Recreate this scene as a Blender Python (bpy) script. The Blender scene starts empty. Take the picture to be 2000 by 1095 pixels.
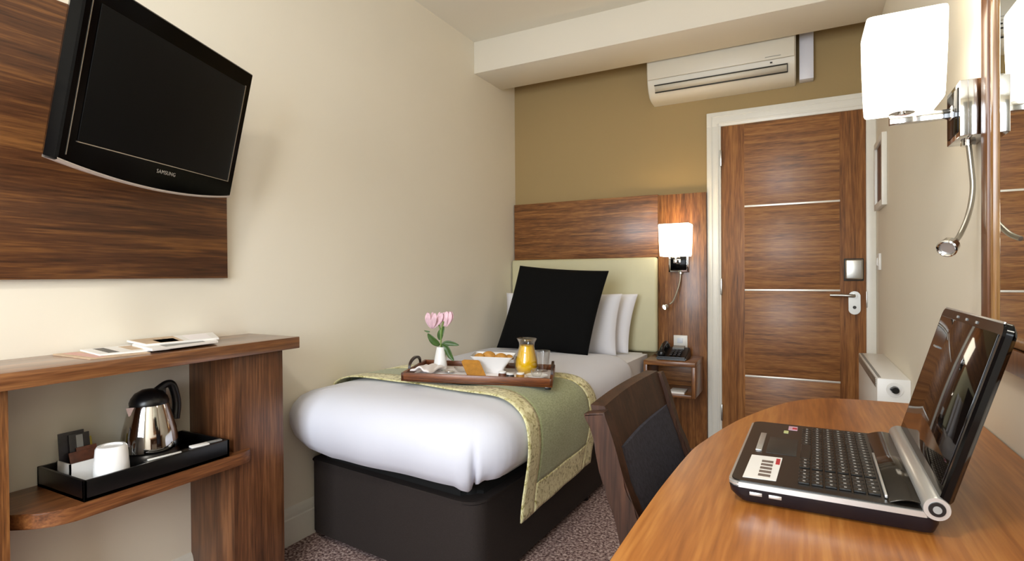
import bpy, bmesh, math, random
from mathutils import Vector, Matrix, Euler
random.seed(7)
PI = math.pi
C = bpy.context.scene.collection
scene = bpy.context.scene

# ------------------------------------------------------------------ materials
def lin(c):
    if isinstance(c, str):
        c = [int(c[i:i+2], 16) / 255 for i in (0, 2, 4)]
    return [(x / 12.92 if x <= .04045 else ((x + .055) / 1.055) ** 2.4) for x in c] + [1]

def newmat(name):
    m = bpy.data.materials.new(name); m.use_nodes = True
    nt = m.node_tree
    return m, nt, nt.nodes['Principled BSDF']

def setp(b, **k):
    for a, v in k.items():
        b.inputs[a.replace('_', ' ')].default_value = v

def plain(name, col, rough=.5, metal=0, coat=0, noise=0, nscale=40, bump=0, bscale=200, sheen=0, spec=.5):
    m, nt, b = newmat(name)
    setp(b, Roughness=rough, Metallic=metal)
    b.inputs['Base Color'].default_value = lin(col)
    b.inputs['Coat Weight'].default_value = coat
    b.inputs['Coat Roughness'].default_value = .08
    b.inputs['Sheen Weight'].default_value = sheen
    b.inputs['Specular IOR Level'].default_value = spec
    tc = nt.nodes.new('ShaderNodeTexCoord')
    n = nt.nodes.new('ShaderNodeTexNoise'); n.inputs['Scale'].default_value = nscale; n.inputs['Detail'].default_value = 4
    nt.links.new(tc.outputs['Object'], n.inputs['Vector'])
    r = nt.nodes.new('ShaderNodeValToRGB')
    c = lin(col)
    r.color_ramp.elements[0].color = [x * (1 - noise) for x in c[:3]] + [1]
    r.color_ramp.elements[1].color = [min(1, x * (1 + noise)) for x in c[:3]] + [1]
    r.color_ramp.elements[0].position = .3; r.color_ramp.elements[1].position = .7
    nt.links.new(n.outputs['Fac'], r.inputs['Fac']); nt.links.new(r.outputs['Color'], b.inputs['Base Color'])
    if bump:
        n2 = nt.nodes.new('ShaderNodeTexNoise'); n2.inputs['Scale'].default_value = bscale; n2.inputs['Detail'].default_value = 3
        nt.links.new(tc.outputs['Object'], n2.inputs['Vector'])
        bp = nt.nodes.new('ShaderNodeBump'); bp.inputs['Strength'].default_value = bump; bp.inputs['Distance'].default_value = .002
        nt.links.new(n2.outputs['Fac'], bp.inputs['Height']); nt.links.new(bp.outputs['Normal'], b.inputs['Normal'])
    return m

def wood(name, dark, mid, light, axis='x', k=1.0, rough=.35, coat=.15, seed=0, contrast=1.0, dist=.6):
    """walnut veneer, grain running along the given object axis"""
    m, nt, b = newmat(name)
    tc = nt.nodes.new('ShaderNodeTexCoord'); mp = nt.nodes.new('ShaderNodeMapping')
    s = {'x': (1.0, 20, 20), 'y': (20, 1.0, 20), 'z': (20, 20, 1.0)}[axis]
    mp.inputs['Scale'].default_value = [a * k for a in s]
    mp.inputs['Location'].default_value = (seed * 3.1, seed * 1.7, seed * 2.3)
    nt.links.new(tc.outputs['Object'], mp.inputs['Vector'])
    n1 = nt.nodes.new('ShaderNodeTexNoise'); n1.inputs['Scale'].default_value = 1.6; n1.inputs['Detail'].default_value = 5
    n1.inputs['Roughness'].default_value = .62; n1.inputs['Distortion'].default_value = dist
    nt.links.new(mp.outputs['Vector'], n1.inputs['Vector'])
    n2 = nt.nodes.new('ShaderNodeTexNoise'); n2.inputs['Scale'].default_value = 11; n2.inputs['Detail'].default_value = 3
    nt.links.new(mp.outputs['Vector'], n2.inputs['Vector'])
    mx = nt.nodes.new('ShaderNodeMix'); mx.inputs['Factor'].default_value = .38
    nt.links.new(n1.outputs['Fac'], mx.inputs['A']); nt.links.new(n2.outputs['Fac'], mx.inputs['B'])
    r = nt.nodes.new('ShaderNodeValToRGB'); e = r.color_ramp.elements
    e[0].position = .5 - .13 / contrast; e[0].color = lin(dark)
    e[1].position = .5 + .14 / contrast; e[1].color = lin(light)
    x = e.new(.5); x.color = lin(mid)
    nt.links.new(mx.outputs['Result'], r.inputs['Fac']); nt.links.new(r.outputs['Color'], b.inputs['Base Color'])
    setp(b, Roughness=rough); b.inputs['Coat Weight'].default_value = coat; b.inputs['Coat Roughness'].default_value = .15
    return m

WD = ('4f2f17', '7c4e29', 'a57240')
M = {}
M['wall'] = plain('cream_wall', 'eae3d3', .75, noise=.015, nscale=2, bump=.08, bscale=60)
M['olive'] = plain('olive_wall', 'a28a5e', .8, noise=.02, nscale=2, bump=.08, bscale=60)
M['ceil'] = plain('ceiling_paint', 'e9e4d7', .85, noise=.01, nscale=2)
M['beam'] = plain('beam_paint', 'e4ddce', .85, noise=.01, nscale=2)
M['trim'] = plain('white_gloss_trim', 'e6e3d9', .35, noise=.01)
M['woodx'] = wood('walnut_grain_x', *WD, axis='x', k=1.5)
M['woody'] = wood('walnut_grain_y', *WD, axis='y', seed=1)
M['woodz'] = wood('walnut_grain_z', *WD, axis='z', seed=2, k=1.3)
M['panelwood'] = wood('dark_walnut_panel', '301b0e', '56341d', '86592f', axis='y', k=.8, seed=4, rough=.4, contrast=.85)
M['doorx'] = wood('door_walnut_across', '5e3b1f', '8d5b31', 'ae7c46', axis='x', k=1.6, seed=5, rough=.42, coat=.05)
M['doorz'] = wood('door_walnut_upright', '58351b', '86552d', 'a87341', axis='z', k=.9, seed=6, rough=.42, coat=.05)
M['desk'] = wood('desk_veneer', '7c451a', 'a0622b', 'bd8141', axis='y', k=.65, seed=8, rough=.32, coat=.08, contrast=.8, dist=.25)
M['chairwood'] = wood('dark_stained_beech', '24150c', '382217', '4c3020', axis='z', k=1.2, seed=9, rough=.5, coat=0)
M['chairwood'].node_tree.nodes['Principled BSDF'].inputs['Specular IOR Level'].default_value = .25
M['traywood'] = wood('mahogany_tray', '43200c', '6f3a16', '8c5322', axis='x', k=2, seed=3, rough=.35)
M['chrome'] = plain('chrome', 'd8d8d8', .08, 1)
M['steel'] = plain('polished_steel', 'c9c7c4', .07, 1)
M['satin'] = plain('satin_steel', 'b9b7b0', .32, 1)
M['silver'] = plain('silver_plastic', 'c8c8c6', .3, .7)
M['blackplastic'] = plain('black_plastic', '0b0b0d', .3)
M['blackgloss'] = plain('black_gloss', '030304', .14, spec=.08)
M['lidgloss'] = plain('laptop_lid_gloss', '050506', .12, spec=.2)
M['screen'] = plain('television_screen', '080808', .6, spec=.15)
M['lcd'] = plain('laptop_screen', '100b09', .04, spec=.28)
M['strip'] = plain('brushed_strip', 'e9e5dc', .35, .5)
M['tvtrim'] = plain('pale_silver_plastic', 'dcd3ce', .4, .2)
M['black_tray'] = plain('black_lacquer', '050506', .3)
M['duvet'] = plain('white_duvet_cotton', 'd8dbe8', .85, noise=.01, nscale=3, bump=.12, bscale=30, sheen=.1)
M['sheet'] = plain('white_sheet', 'e4e4ea', .85, bump=.1, bscale=60)
M['pillowcase'] = plain('white_pillowcase', 'e2e1e6', .85, bump=.12, bscale=25)
M['blackfabric'] = plain('black_cushion_cloth', '080808', .9, noise=.15, nscale=300, bump=.25, bscale=500, sheen=0, spec=.15)
M['basefabric'] = plain('charcoal_divan_cloth', '2f2927', .85, noise=.12, nscale=260, bump=.3, bscale=300, spec=.2)
M['creamleather'] = plain('cream_leatherette', 'c9c3a0', .5, noise=.02, nscale=10, bump=.15, bscale=250)
M['greyfabric'] = plain('grey_chair_cloth', '3b3b45', .8, noise=.25, nscale=120, bump=.3, bscale=250, spec=.2)
M['whiteplastic'] = plain('white_plastic', 'e2e0da', .35)
M['acplastic'] = plain('cream_white_plastic', 'd8d1c1', .4)
M['heater'] = plain('white_enamel', 'e9e8e6', .35)
M['darkslot'] = plain('dark_slot', '3a3833', .6)
M['porcelain'] = plain('white_porcelain', 'eeeeee', .15, coat=.3)
M['paper'] = plain('white_paper', 'e6e3df', .7)
M['napkin'] = plain('white_napkin', 'efe9ea', .85, bump=.1, bscale=80)
M['leaf'] = plain('dark_green_leaf', '3c5a22', .4, noise=.25, nscale=30)
M['stemgreen'] = plain('green_stem', '6f8a3e', .5)
M['pink'] = plain('pink_petal', 'e8c3cf', .6, noise=.14, nscale=60)
M['bread'] = plain('golden_pastry', 'b98438', .6, noise=.25, nscale=60)
M['toast'] = plain('golden_brown_slice', 'a9731f', .6, noise=.18, nscale=50)
M['brown'] = plain('brown_card', '5b2f1c', .5, noise=.3, nscale=60)
M['yellow'] = plain('yellow_card', 'b8a73a', .5)
M['foil'] = plain('dark_sachet_foil', '1c181d', .35, noise=.6, nscale=70)
M['red'] = plain('red_print', 'b32632', .5)
M['greyprint'] = plain('grey_print', '8a8a88', .5)
M['taupe'] = plain('taupe_cover', 'bfa68a', .6, noise=.12, nscale=25)
M['darkprint'] = plain('dark_print', '4a4642', .5)
M['pinkprint'] = plain('pink_print', 'c99a90', .5)
M['brownart'] = plain('brown_picture', '6b4a38', .5, noise=.3, nscale=15)
M['greycard'] = plain('grey_curtain', 'a9a79f', .9)

def juice():
    m, nt, b = newmat('orange_juice')
    b.inputs['Base Color'].default_value = lin('ffc808'); setp(b, Roughness=.15)
    pass
    return m
M['juice'] = juice()
def glass():
    m, nt, b = newmat('clear_glass')
    out = nt.nodes['Material Output']
    tr = nt.nodes.new('ShaderNodeBsdfTransparent'); tr.inputs['Color'].default_value = (.985, .985, .985, 1)
    gl = nt.nodes.new('ShaderNodeBsdfGlossy'); gl.inputs['Roughness'].default_value = .04
    lw = nt.nodes.new('ShaderNodeLayerWeight'); lw.inputs['Blend'].default_value = .35
    mr = nt.nodes.new('ShaderNodeMapRange'); mr.inputs['To Min'].default_value = .03; mr.inputs['To Max'].default_value = .6
    mx = nt.nodes.new('ShaderNodeMixShader')
    nt.links.new(lw.outputs['Facing'], mr.inputs['Value']); nt.links.new(mr.outputs['Result'], mx.inputs['Fac'])
    nt.links.new(tr.outputs[0], mx.inputs[1]); nt.links.new(gl.outputs[0], mx.inputs[2])
    nt.links.new(mx.outputs[0], out.inputs['Surface'])
    return m
M['glass'] = glass()
def mirror():
    m, nt, b = newmat('mirror_glass')
    b.inputs['Base Color'].default_value = (.86, .88, .86, 1); setp(b, Metallic=1, Roughness=.01)
    return m
M['mirror'] = mirror()
def emit(name, col, s, base=None):
    m, nt, b = newmat(name)
    b.inputs['Base Color'].default_value = lin(base or col)
    b.inputs['Emission Color'].default_value = lin(col); b.inputs['Emission Strength'].default_value = s
    setp(b, Roughness=.4)
    return m
M['shade'] = emit('lit_opal_glass', 'fff3da', 5.0)
M['shade2'] = emit('lit_opal_glass_near', 'fff6e2', 5.0)
M['led'] = emit('lit_lens', 'fff4e0', 12)
M['ceillamp'] = emit('ceiling_lamp_glass', 'fff4e4', 4)

def carpet():
    m, nt, b = newmat('speckled_carpet')
    tc = nt.nodes.new('ShaderNodeTexCoord')
    n = nt.nodes.new('ShaderNodeTexNoise'); n.inputs['Scale'].default_value = 85; n.inputs['Detail'].default_value = 3; n.inputs['Roughness'].default_value = .7
    nt.links.new(tc.outputs['Object'], n.inputs['Vector'])
    r = nt.nodes.new('ShaderNodeValToRGB'); e = r.color_ramp.elements
    e[0].position = .38; e[0].color = lin('4e3c3a'); e[1].position = .62; e[1].color = lin('c8b4ac')
    x = e.new(.5); x.color = lin('8d7471')
    nt.links.new(n.outputs['Fac'], r.inputs['Fac']); nt.links.new(r.outputs['Color'], b.inputs['Base Color'])
    setp(b, Roughness=.95); b.inputs['Specular IOR Level'].default_value = .1
    bp = nt.nodes.new('ShaderNodeBump'); bp.inputs['Strength'].default_value = .6; bp.inputs['Distance'].default_value = .006
    nt.links.new(n.outputs['Fac'], bp.inputs['Height']); nt.links.new(bp.outputs['Normal'], b.inputs['Normal'])
    return m
M['carpet'] = carpet()
def weave(name, c1, c2, sc=260, rough=.7):
    m, nt, b = newmat(name)
    tc = nt.nodes.new('ShaderNodeTexCoord')
    mp = nt.nodes.new('ShaderNodeMapping'); mp.inputs['Scale'].default_value = (sc, sc * .3, sc)
    nt.links.new(tc.outputs['Object'], mp.inputs['Vector'])
    n = nt.nodes.new('ShaderNodeTexNoise'); n.inputs['Scale'].default_value = 1; n.inputs['Detail'].default_value = 2
    nt.links.new(mp.outputs['Vector'], n.inputs['Vector'])
    r = nt.nodes.new('ShaderNodeValToRGB'); e = r.color_ramp.elements
    e[0].position = .35; e[0].color = lin(c1); e[1].position = .65; e[1].color = lin(c2)
    nt.links.new(n.outputs['Fac'], r.inputs['Fac']); nt.links.new(r.outputs['Color'], b.inputs['Base Color'])
    setp(b, Roughness=rough); b.inputs['Sheen Weight'].default_value = .25
    return m
M['runner'] = weave('sage_satin', '848b60', '9fa47b')
def brocade():
    m, nt, b = newmat('gold_brocade')
    tc = nt.nodes.new('ShaderNodeTexCoord')
    n = nt.nodes.new('ShaderNodeTexNoise'); n.inputs['Scale'].default_value = 42; n.inputs['Detail'].default_value = 3; n.inputs['Distortion'].default_value = 1.6
    nt.links.new(tc.outputs['Object'], n.inputs['Vector'])
    r = nt.nodes.new('ShaderNodeValToRGB'); e = r.color_ramp.elements
    e[0].position = .36; e[0].color = lin('938a4e'); e[1].position = .56; e[1].color = lin('e6e1b4')
    x = e.new(.44); x.color = lin('cfc78e')
    nt.links.new(n.outputs['Fac'], r.inputs['Fac']); nt.links.new(r.outputs['Color'], b.inputs['Base Color'])
    setp(b, Roughness=.4, Metallic=.15); b.inputs['Sheen Weight'].default_value = .2
    return m
M['brocade'] = brocade()

# ------------------------------------------------------------------ mesh helpers
def new(): return bmesh.new()

def bx(bm, x0, x1, y0, y1, z0, z1, bev=0, seg=2, rot=None, piv=None):
    r = bmesh.ops.create_cube(bm, size=1)
    vs = r['verts']
    for v in vs:
        v.co = Vector(((x0 + x1) / 2 + v.co.x * (x1 - x0), (y0 + y1) / 2 + v.co.y * (y1 - y0), (z0 + z1) / 2 + v.co.z * (z1 - z0)))
    if bev:
        es = list({e for v in vs for e in v.link_edges})
        rr = bmesh.ops.bevel(bm, geom=es, offset=bev, segments=seg, affect='EDGES', profile=.5)
        vs = list({v for f in rr['faces'] for v in f.verts} | {v for v in vs if v.is_valid})
    if rot is not None:
        p = Vector(piv or ((x0 + x1) / 2, (y0 + y1) / 2, (z0 + z1) / 2))
        for v in vs: v.co = rot @ (v.co - p) + p
    return bm

def box(x0, x1, y0, y1, z0, z1, bev=.002, seg=2, rot=None, piv=None):
    return bx(new(), x0, x1, y0, y1, z0, z1, bev, seg, rot, piv)

def catmull(pts, n=8):
    P = [Vector(p) for p in pts]; out = []
    for i in range(len(P) - 1):
        p0 = P[max(0, i - 1)]; p1 = P[i]; p2 = P[i + 1]; p3 = P[min(len(P) - 1, i + 2)]
        for j in range(n):
            t = j / n
            out.append(.5 * ((2 * p1) + (-p0 + p2) * t + (2 * p0 - 5 * p1 + 4 * p2 - p3) * t * t + (-p0 + 3 * p1 - 3 * p2 + p3) * t ** 3))
    out.append(P[-1]); return out

def tube(bm, pts, r, seg=12, cap=True, radii=None, sx=1.0):
    pts = [Vector(p) for p in pts]; rings = []
    up = None
    for i, p in enumerate(pts):
        d = (pts[min(i + 1, len(pts) - 1)] - pts[max(i - 1, 0)]).normalized()
        if up is None:
            up = d.orthogonal().normalized()
        up = (up - d * up.dot(d)).normalized(); s = d.cross(up)
        rr = radii[i] if radii else r
        rings.append([bm.verts.new(p + (up * math.cos(2 * PI * k / seg) * sx + s * math.sin(2 * PI * k / seg)) * rr) for k in range(seg)])
    for a, b in zip(rings, rings[1:]):
        for k in range(seg):
            bm.faces.new((a[k], a[(k + 1) % seg], b[(k + 1) % seg], b[k]))
    if cap:
        bm.faces.new(rings[0][::-1]); bm.faces.new(rings[-1])
    return bm

def lathe(bm, prof, c=(0, 0, 0), seg=32, axis='z', ell=(1, 1)):
    """prof: (radius, height) pairs; closes at radius 0"""
    c = Vector(c); rings = []
    def place(r, a, h):
        x, y = r * math.cos(a) * ell[0], r * math.sin(a) * ell[1]
        return c + {'z': Vector((x, y, h)), 'x': Vector((h, x, y)), 'y': Vector((x, h, y))}[axis]
    for r, h in prof:
        if r < 1e-6: rings.append([bm.verts.new(place(0, 0, h))])
        else: rings.append([bm.verts.new(place(r, 2 * PI * k / seg, h)) for k in range(seg)])
    for a, b in zip(rings, rings[1:]):
        for k in range(seg):
            k2 = (k + 1) % seg
            if len(a) == 1 and len(b) == 1: continue
            if len(a) == 1: bm.faces.new((a[0], b[k2], b[k]))
            elif len(b) == 1: bm.faces.new((a[k], a[k2], b[0]))
            else: bm.faces.new((a[k], a[k2], b[k2], b[k]))
    return bm

def prism(bm, poly, z0, z1, bev=0):
    lo = [bm.verts.new((x, y, z0)) for x, y in poly]; hi = [bm.verts.new((x, y, z1)) for x, y in poly]
    n = len(poly)
    f1 = bm.faces.new(lo[::-1]); f2 = bm.faces.new(hi)
    for i in range(n): bm.faces.new((lo[i], lo[(i + 1) % n], hi[(i + 1) % n], hi[i]))
    if bev:
        es = list(f1.edges) + list(f2.edges)
        bmesh.ops.bevel(bm, geom=es, offset=bev, segments=2, affect='EDGES')
    return bm

def grid(bm, rows, close=False):
    g = [[bm.verts.new(p) for p in r] for r in rows]
    for a, b in zip(g, g[1:]):
        n = len(a)
        for k in range(n if close else n - 1):
            bm.faces.new((a[k], a[(k + 1) % n], b[(k + 1) % n], b[k]))
    return g

def obj(name, bm, mat, parent=None, smooth=True, angle=40, subd=0, solid=0, loc=None, soffset=-1):
    bmesh.ops.recalc_face_normals(bm, faces=bm.faces)
    me = bpy.data.meshes.new(name); bm.to_mesh(me); bm.free()
    o = bpy.data.objects.new(name, me); C.objects.link(o)
    me.materials.append(mat if not isinstance(mat, str) else M[mat])
    if smooth:
        for p in me.polygons: p.use_smooth = True
        if angle < 180:
            try: me.set_sharp_from_angle(angle=math.radians(angle))
            except Exception: pass
    if parent is not None: o.parent = parent
    if loc is not None: o.location = loc
    if solid:
        md = o.modifiers.new('thickness', 'SOLIDIFY'); md.thickness = solid; md.offset = soffset
    if subd:
        md = o.modifiers.new('smooth', 'SUBSURF'); md.levels = subd; md.render_levels = subd
    return o

def thing(name, label, cat, loc=(0, 0, 0), rotz=0, group=None):
    o = bpy.data.objects.new(name, None); C.objects.link(o)
    o.empty_display_size = .05
    o.location = loc; o.rotation_euler = (0, 0, rotz)
    o['label'] = label; o['category'] = cat
    if group: o['group'] = group
    return o

def tag(o, label, cat, group=None, kind=None):
    o['label'] = label; o['category'] = cat
    if group: o['group'] = group
    if kind: o['kind'] = kind
    return o

def ringx(bm, x0, x1, y0, y1, z0, z1, w, bev=.002):
    bx(bm, x0, x1, y0, y0 + w, z0, z1, bev); bx(bm, x0, x1, y1 - w, y1, z0, z1, bev)
    bx(bm, x0, x1, y0 + w + .0002, y1 - w - .0002, z0, z0 + w, bev); bx(bm, x0, x1, y0 + w + .0002, y1 - w - .0002, z1 - w, z1, bev)
    return bm

def struct(name, bm, mat, parent=None, **k):
    o = obj(name, bm, mat, parent, **k)
    if parent is None: o['kind'] = 'structure'
    return o

def text_obj(name, s, size, mat, parent, mw, extrude=.0004):
    cu = bpy.data.curves.new(name, 'FONT'); cu.body = s; cu.size = size; cu.extrude = extrude
    cu.align_x = 'CENTER'; cu.align_y = 'CENTER'; cu.space_character = 1.1
    t = bpy.data.objects.new('tmp', cu); C.objects.link(t)
    bpy.context.view_layer.update()
    me = bpy.data.meshes.new_from_object(t.evaluated_get(bpy.context.evaluated_depsgraph_get()))
    bpy.data.objects.remove(t)
    me.transform(mw); me.name = name
    me.materials.clear(); me.materials.append(M[mat])
    o = bpy.data.objects.new(name, me); C.objects.link(o); o.parent = parent
    return o

# ------------------------------------------------------------------ room
XL, XR, YB, YF, ZC = -1.88, .365, 3.636, -1.45, 2.62
struct('floor', box(XL - .1, XR + .1, YF - .1, YB + .1, -.08, 0, 0), 'carpet', smooth=False)
struct('wall_left', box(XL - .1, XL, YF - .1, YB + .1, 0, ZC, 0), 'wall', smooth=False)
struct('wall_right', box(XR, XR + .1, YF - .1, YB + .1, 0, ZC, 0), 'wall', smooth=False)
struct('wall_back', box(XL, XR, YB, YB + .1, 0, ZC, 0), 'olive', smooth=False)
struct('ceiling', box(XL - .1, XR + .1, YF - .1, YB + .1, ZC, ZC + .08, 0), 'ceil', smooth=False)
struct('trim_1', box(XL, XR, 3.066, 3.425, 2.415, ZC, .002), 'beam')          # boxed beam under the ceiling
struct('trim_2', box(.332, XR, 3.4255, YB, 2.40, ZC, .001), 'beam')
# wall behind the camera with its window opening
bm = new()
WX0, WX1, WZ0, WZ1 = -1.45, .12, .75, 2.25
bx(bm, XL, WX0, YF - .1, YF, 0, ZC); bx(bm, WX1, XR, YF - .1, YF, 0, ZC)
bx(bm, WX0, WX1, YF - .1, YF, 0, WZ0); bx(bm, WX0, WX1, YF - .1, YF, WZ1, ZC)
struct('wall_front', bm, 'wall', smooth=False)
bm = new()
for a in (WX0, (WX0 + WX1) / 2 - .02, WX1 - .04): bx(bm, a, a + .04, YF - .07, YF - .03, WZ0, WZ1)
for a in (WZ0, WZ1 - .04): bx(bm, WX0, WX1, YF - .072, YF - .028, a, a + .04)
struct('window_1', bm, 'trim', smooth=False)
# skirting boards with a stepped moulding
def skirt(name, axis, a0, a1, w):
    bm = new()
    prof = [(0, 0), (.018, 0), (.018, .105), (.014, .110), (.014, .125), (.009, .140), (.004, .148), (0, .150)]
    rows = []
    for a in (a0, a1):
        if axis == 'y': rows.append([(w[0] + w[1] * d, a, z) for d, z in prof])
        else: rows.append([(a, w[0] + w[1] * d, z) for d, z in prof])
    grid(bm, rows)
    struct(name, bm, 'trim', smooth=False)
skirt('baseboard_left', 'y', YF, YB, (XL, 1))
skirt('baseboard_right', 'y', YF, YB, (XR, -1))
# door with its architrave
bm = new()
bx(bm, -.522, -.438, YB - .022, YB, 0, 2.10, .004); bx(bm, .318, XR, YB - .022, YB, 0, 2.10, .004)
bx(bm, -.522, XR, YB - .0225, YB, 2.012, 2.102, .004)
bx(bm, -.500, -.490, YB - .026, YB, 0, 2.078, .002); bx(bm, -.465, -.452, YB - .027, YB, 0, 2.03, .002)
bx(bm, -.490, XR, YB - .0265, YB, 2.072, 2.078, .002); bx(bm, -.452, .33, YB - .0275, YB, 2.030, 2.04, .002)
struct('trim_3', bm, 'trim')
door = struct('door_1', box(-.438, .318, YB - .012, YB + .03, .008, 2.012, .001), 'doorz')
def panelrow(z0, z1): return box(-.306, .192, YB - .0128, YB - .005, z0, z1, .0006)
zs = [.008, .477, .487, .999, 1.009, 1.507, 1.517, 2.012]
for i in range(0, 8, 2): obj('door_panel', panelrow(zs[i], zs[i + 1]), 'doorx', door)
for z in (.482, 1.004, 1.512):
    obj('metal_strip', box(-.306, .194, YB - .0145, YB - .004, z - .0055, z + .0055, .0008), 'strip', door)
hl = obj('lever_handle', lathe(new(), [(0, 0), (.028, 0), (.028, .006), (0, .006)], (0, 0, 0), 24), 'satin', door)
hl.data.clear_geometry()
bm = new()
# rounded rose plate
pl = []
for k in range(32):
    a = 2 * PI * k / 32
    pl.append((.262 + .029 * math.cos(a), .935 + .029 * math.sin(a) + (.036 if math.sin(a) > 0 else -.036)))
lo = [bm.verts.new((x, YB - .013, z)) for x, z in pl]; hi = [bm.verts.new((x, YB - .024, z)) for x, z in pl]
bm.faces.new(hi); bm.faces.new(lo)
for i in range(32): bm.faces.new((lo[i], lo[(i + 1) % 32], hi[(i + 1) % 32], hi[i]))
tube(bm, [(.262, YB - .02, .975), (.262, YB - .062, .975)], .010)
tube(bm, catmull([(.262, YB - .058, .975), (.24, YB - .064, .976), (.19, YB - .062, .978), (.142, YB - .06, .978)]), .009)
bmesh.ops.recalc_face_normals(bm, faces=bm.faces); bm.to_mesh(hl.data); bm.free()
for p in hl.data.polygons: p.use_smooth = True
hl.data.set_sharp_from_angle(angle=.7)
obj('keyhole', lathe(new(), [(0, -.028), (.009, -.028), (.009, -.02), (0, -.02)], (.262, YB, .91), 16, 'y'), 'darkslot', hl)
lk = obj('card_lock', box(.217, .301, YB - .050, YB - .012, 1.066, 1.178, .008, 3), 'satin', door)
obj('lock_surround', box(.211, .307, YB - .018, YB - .011, 1.058, 1.184, .004), 'darkslot', door)
for z in (1.766, .975, .196):
    obj('door_hinge', box(-.444, -.434, YB - .030, YB - .010, z, z + .1, .002), 'satin', door)
obj('strike_plate', box(.317, .323, YB - .025, YB - .010, .91, 1.0, .001), 'satin', door)

# ------------------------------------------------------------------ left wall: wood panel, television, console shelf
tag(obj('wall_panel', box(XL, XL + .022, -.3, 1.298, 1.10, 1.888, .001), 'panelwood'),
    'dark walnut veneer board fixed to the left wall behind the television', 'wall panel')

tvm = Matrix(((-.38877, .92125, .0121), (.20446, .07346, .97612), (.89836, .38196, -.21691))).transposed()  # columns: right, up, towards viewer
R3 = Matrix(((-.38877, -.89836, .20446), (.92125, -.38196, .07346), (.0121, .21691, .97612)))          # local x right, y into wall, z up
tv = thing('television', 'black flat television tilted on the left wall above the console shelf', 'television', (-1.5775, .94575, 1.586))
tv.rotation_mode = 'QUATERNION'; tv.rotation_quaternion = R3.to_quaternion()
bm = new()
W2, HT = .331, .211
def tvout(s, inset=0, lip=0):
    pts = []
    n = 24
    pts += [(-W2 + inset, HT - inset), (W2 - inset, HT - inset)]
    for k in range(n + 1):
        t = k / n; x = (W2 - inset) * (1 - 2 * t)
        pts.append((x, -HT + inset - (.026) * (1 - (x / W2) ** 2) - 0 * lip))
    return [(a * s, b * s) for a, b in pts]
rings = []
for y, ins in ((0.0, .006), (-.004, .010), (.004, 0.0), (.03, 0.0), (.05, .012), (.078, .05)):
    pass
seq = [(-.000, .004), (.004, 0.0), (.034, .0), (.052, .014), (.085, .06)]
for y, ins in seq: rings.append([(a, y, b) for a, b in tvout(1, ins)])
g = grid(bm, rings, close=True)
bm.faces.new(g[0]); bm.faces.new(g[-1][::-1])
obj('housing', bm, 'blackgloss', tv, angle=25)
scr = obj('screen', box(-.287, .296, -.0022, .002, -.162, .160, .0008), 'screen', tv)
bm = new()  # highlight lines on the bezel, modelled as thin pale metal strips
bx(bm, .2965, .2995, -.003, .001, -.165, .163); bx(bm, -.290, .2995, -.003, .001, -.1655, -.1632)
bx(bm, -.3115, -.3095, -.0015, .001, -.20, .207)
obj('bezel_highlight', bm, 'satin', tv)['label'] = 'thin silvery strips standing in for highlights along the bezel'
bm = new()
rows = []
for k in range(41):
    x = -W2 + 2 * W2 * k / 40
    z = -HT - .026 * (1 - (x / W2) ** 2)
    rows.append([(x, -.001, z + .001), (x, -.003, z - .003), (x, .004, z - .006), (x, .036, z - .005), (x, .036, z + .001)])
grid(bm, rows, False); obj('bottom_trim', bm, 'tvtrim', tv, angle=180)['label'] = 'curved silver strip under the screen'
mw = Matrix.Translation((.010, -.0022, -.187)) @ Matrix.Rotation(PI / 2, 4, 'X')
text_obj('brand_lettering', 'SAMSUNG', .0155, 'silver', tv, mw)
# wall bracket
br = obj('wall_bracket', box(-.07, .07, .083, .100, -.07, .07, .004), 'blackplastic', tv)
bm = new()
Ri = R3.transposed()
def loc(p): return Ri @ (Vector(p) - Vector((-1.5775, .94575, 1.586)))
tube(bm, [(0, .095, 0), tuple(loc((-1.75, .92, 1.62))), tuple(loc((-1.852, 1.0, 1.62)))], .018)
obj('bracket_arm', bm, 'blackplastic', br)

con = thing('console_shelf', 'walnut console shelf unit against the left wall under the television', 'shelf unit', (XL, .9, 0))
def wl(o): return o
def P(bm, t):   # shift world geometry into the thing's frame
    v = Vector(t.location)
    bmesh.ops.translate(bm, verts=bm.verts, vec=-v); return bm
obj('top_board', P(box(XL, -1.605, .2, 1.40, .846, .887, .002), con), wood('console_top_wood', '4f2e18', '72482a', '94653c', axis='y', seed=11, k=.8, rough=.3, coat=.6), con)
obj('side_column', P(box(XL + .001, -1.645, 1.163, 1.358, 0, .846, .001), con), wood('console_column_wood', '3f2413', '613c24', '825636', axis='z', seed=12, k=.75), con)
obj('side_column', P(box(XL + .001, -1.645, .39, .588, 0, .846, .001), con), 'woodz', con)
# lower shelf with rounded front corners
pol = [(XL + .001, .588), (-1.80, .588)]
for k in range(9):
    a = PI - PI / 2 * k / 8
    pol.append((-1.80 + .185 * math.sin(PI / 2 * k / 8), .588 + .12 * (1 - math.cos(PI / 2 * k / 8))))
for k in range(13):
    a = PI / 2 * k / 12
    pol.append((-1.6445 + .0295 * math.cos(a), 1.158 + .062 * math.sin(a)))
pol += [(-1.6445, 1.1625), (XL + .001, 1.1625)]
pol2 = []
for p in pol:
    if not pol2 or (abs(p[0] - pol2[-1][0]) + abs(p[1] - pol2[-1][1])) > 1e-4: pol2.append(p)
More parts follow.
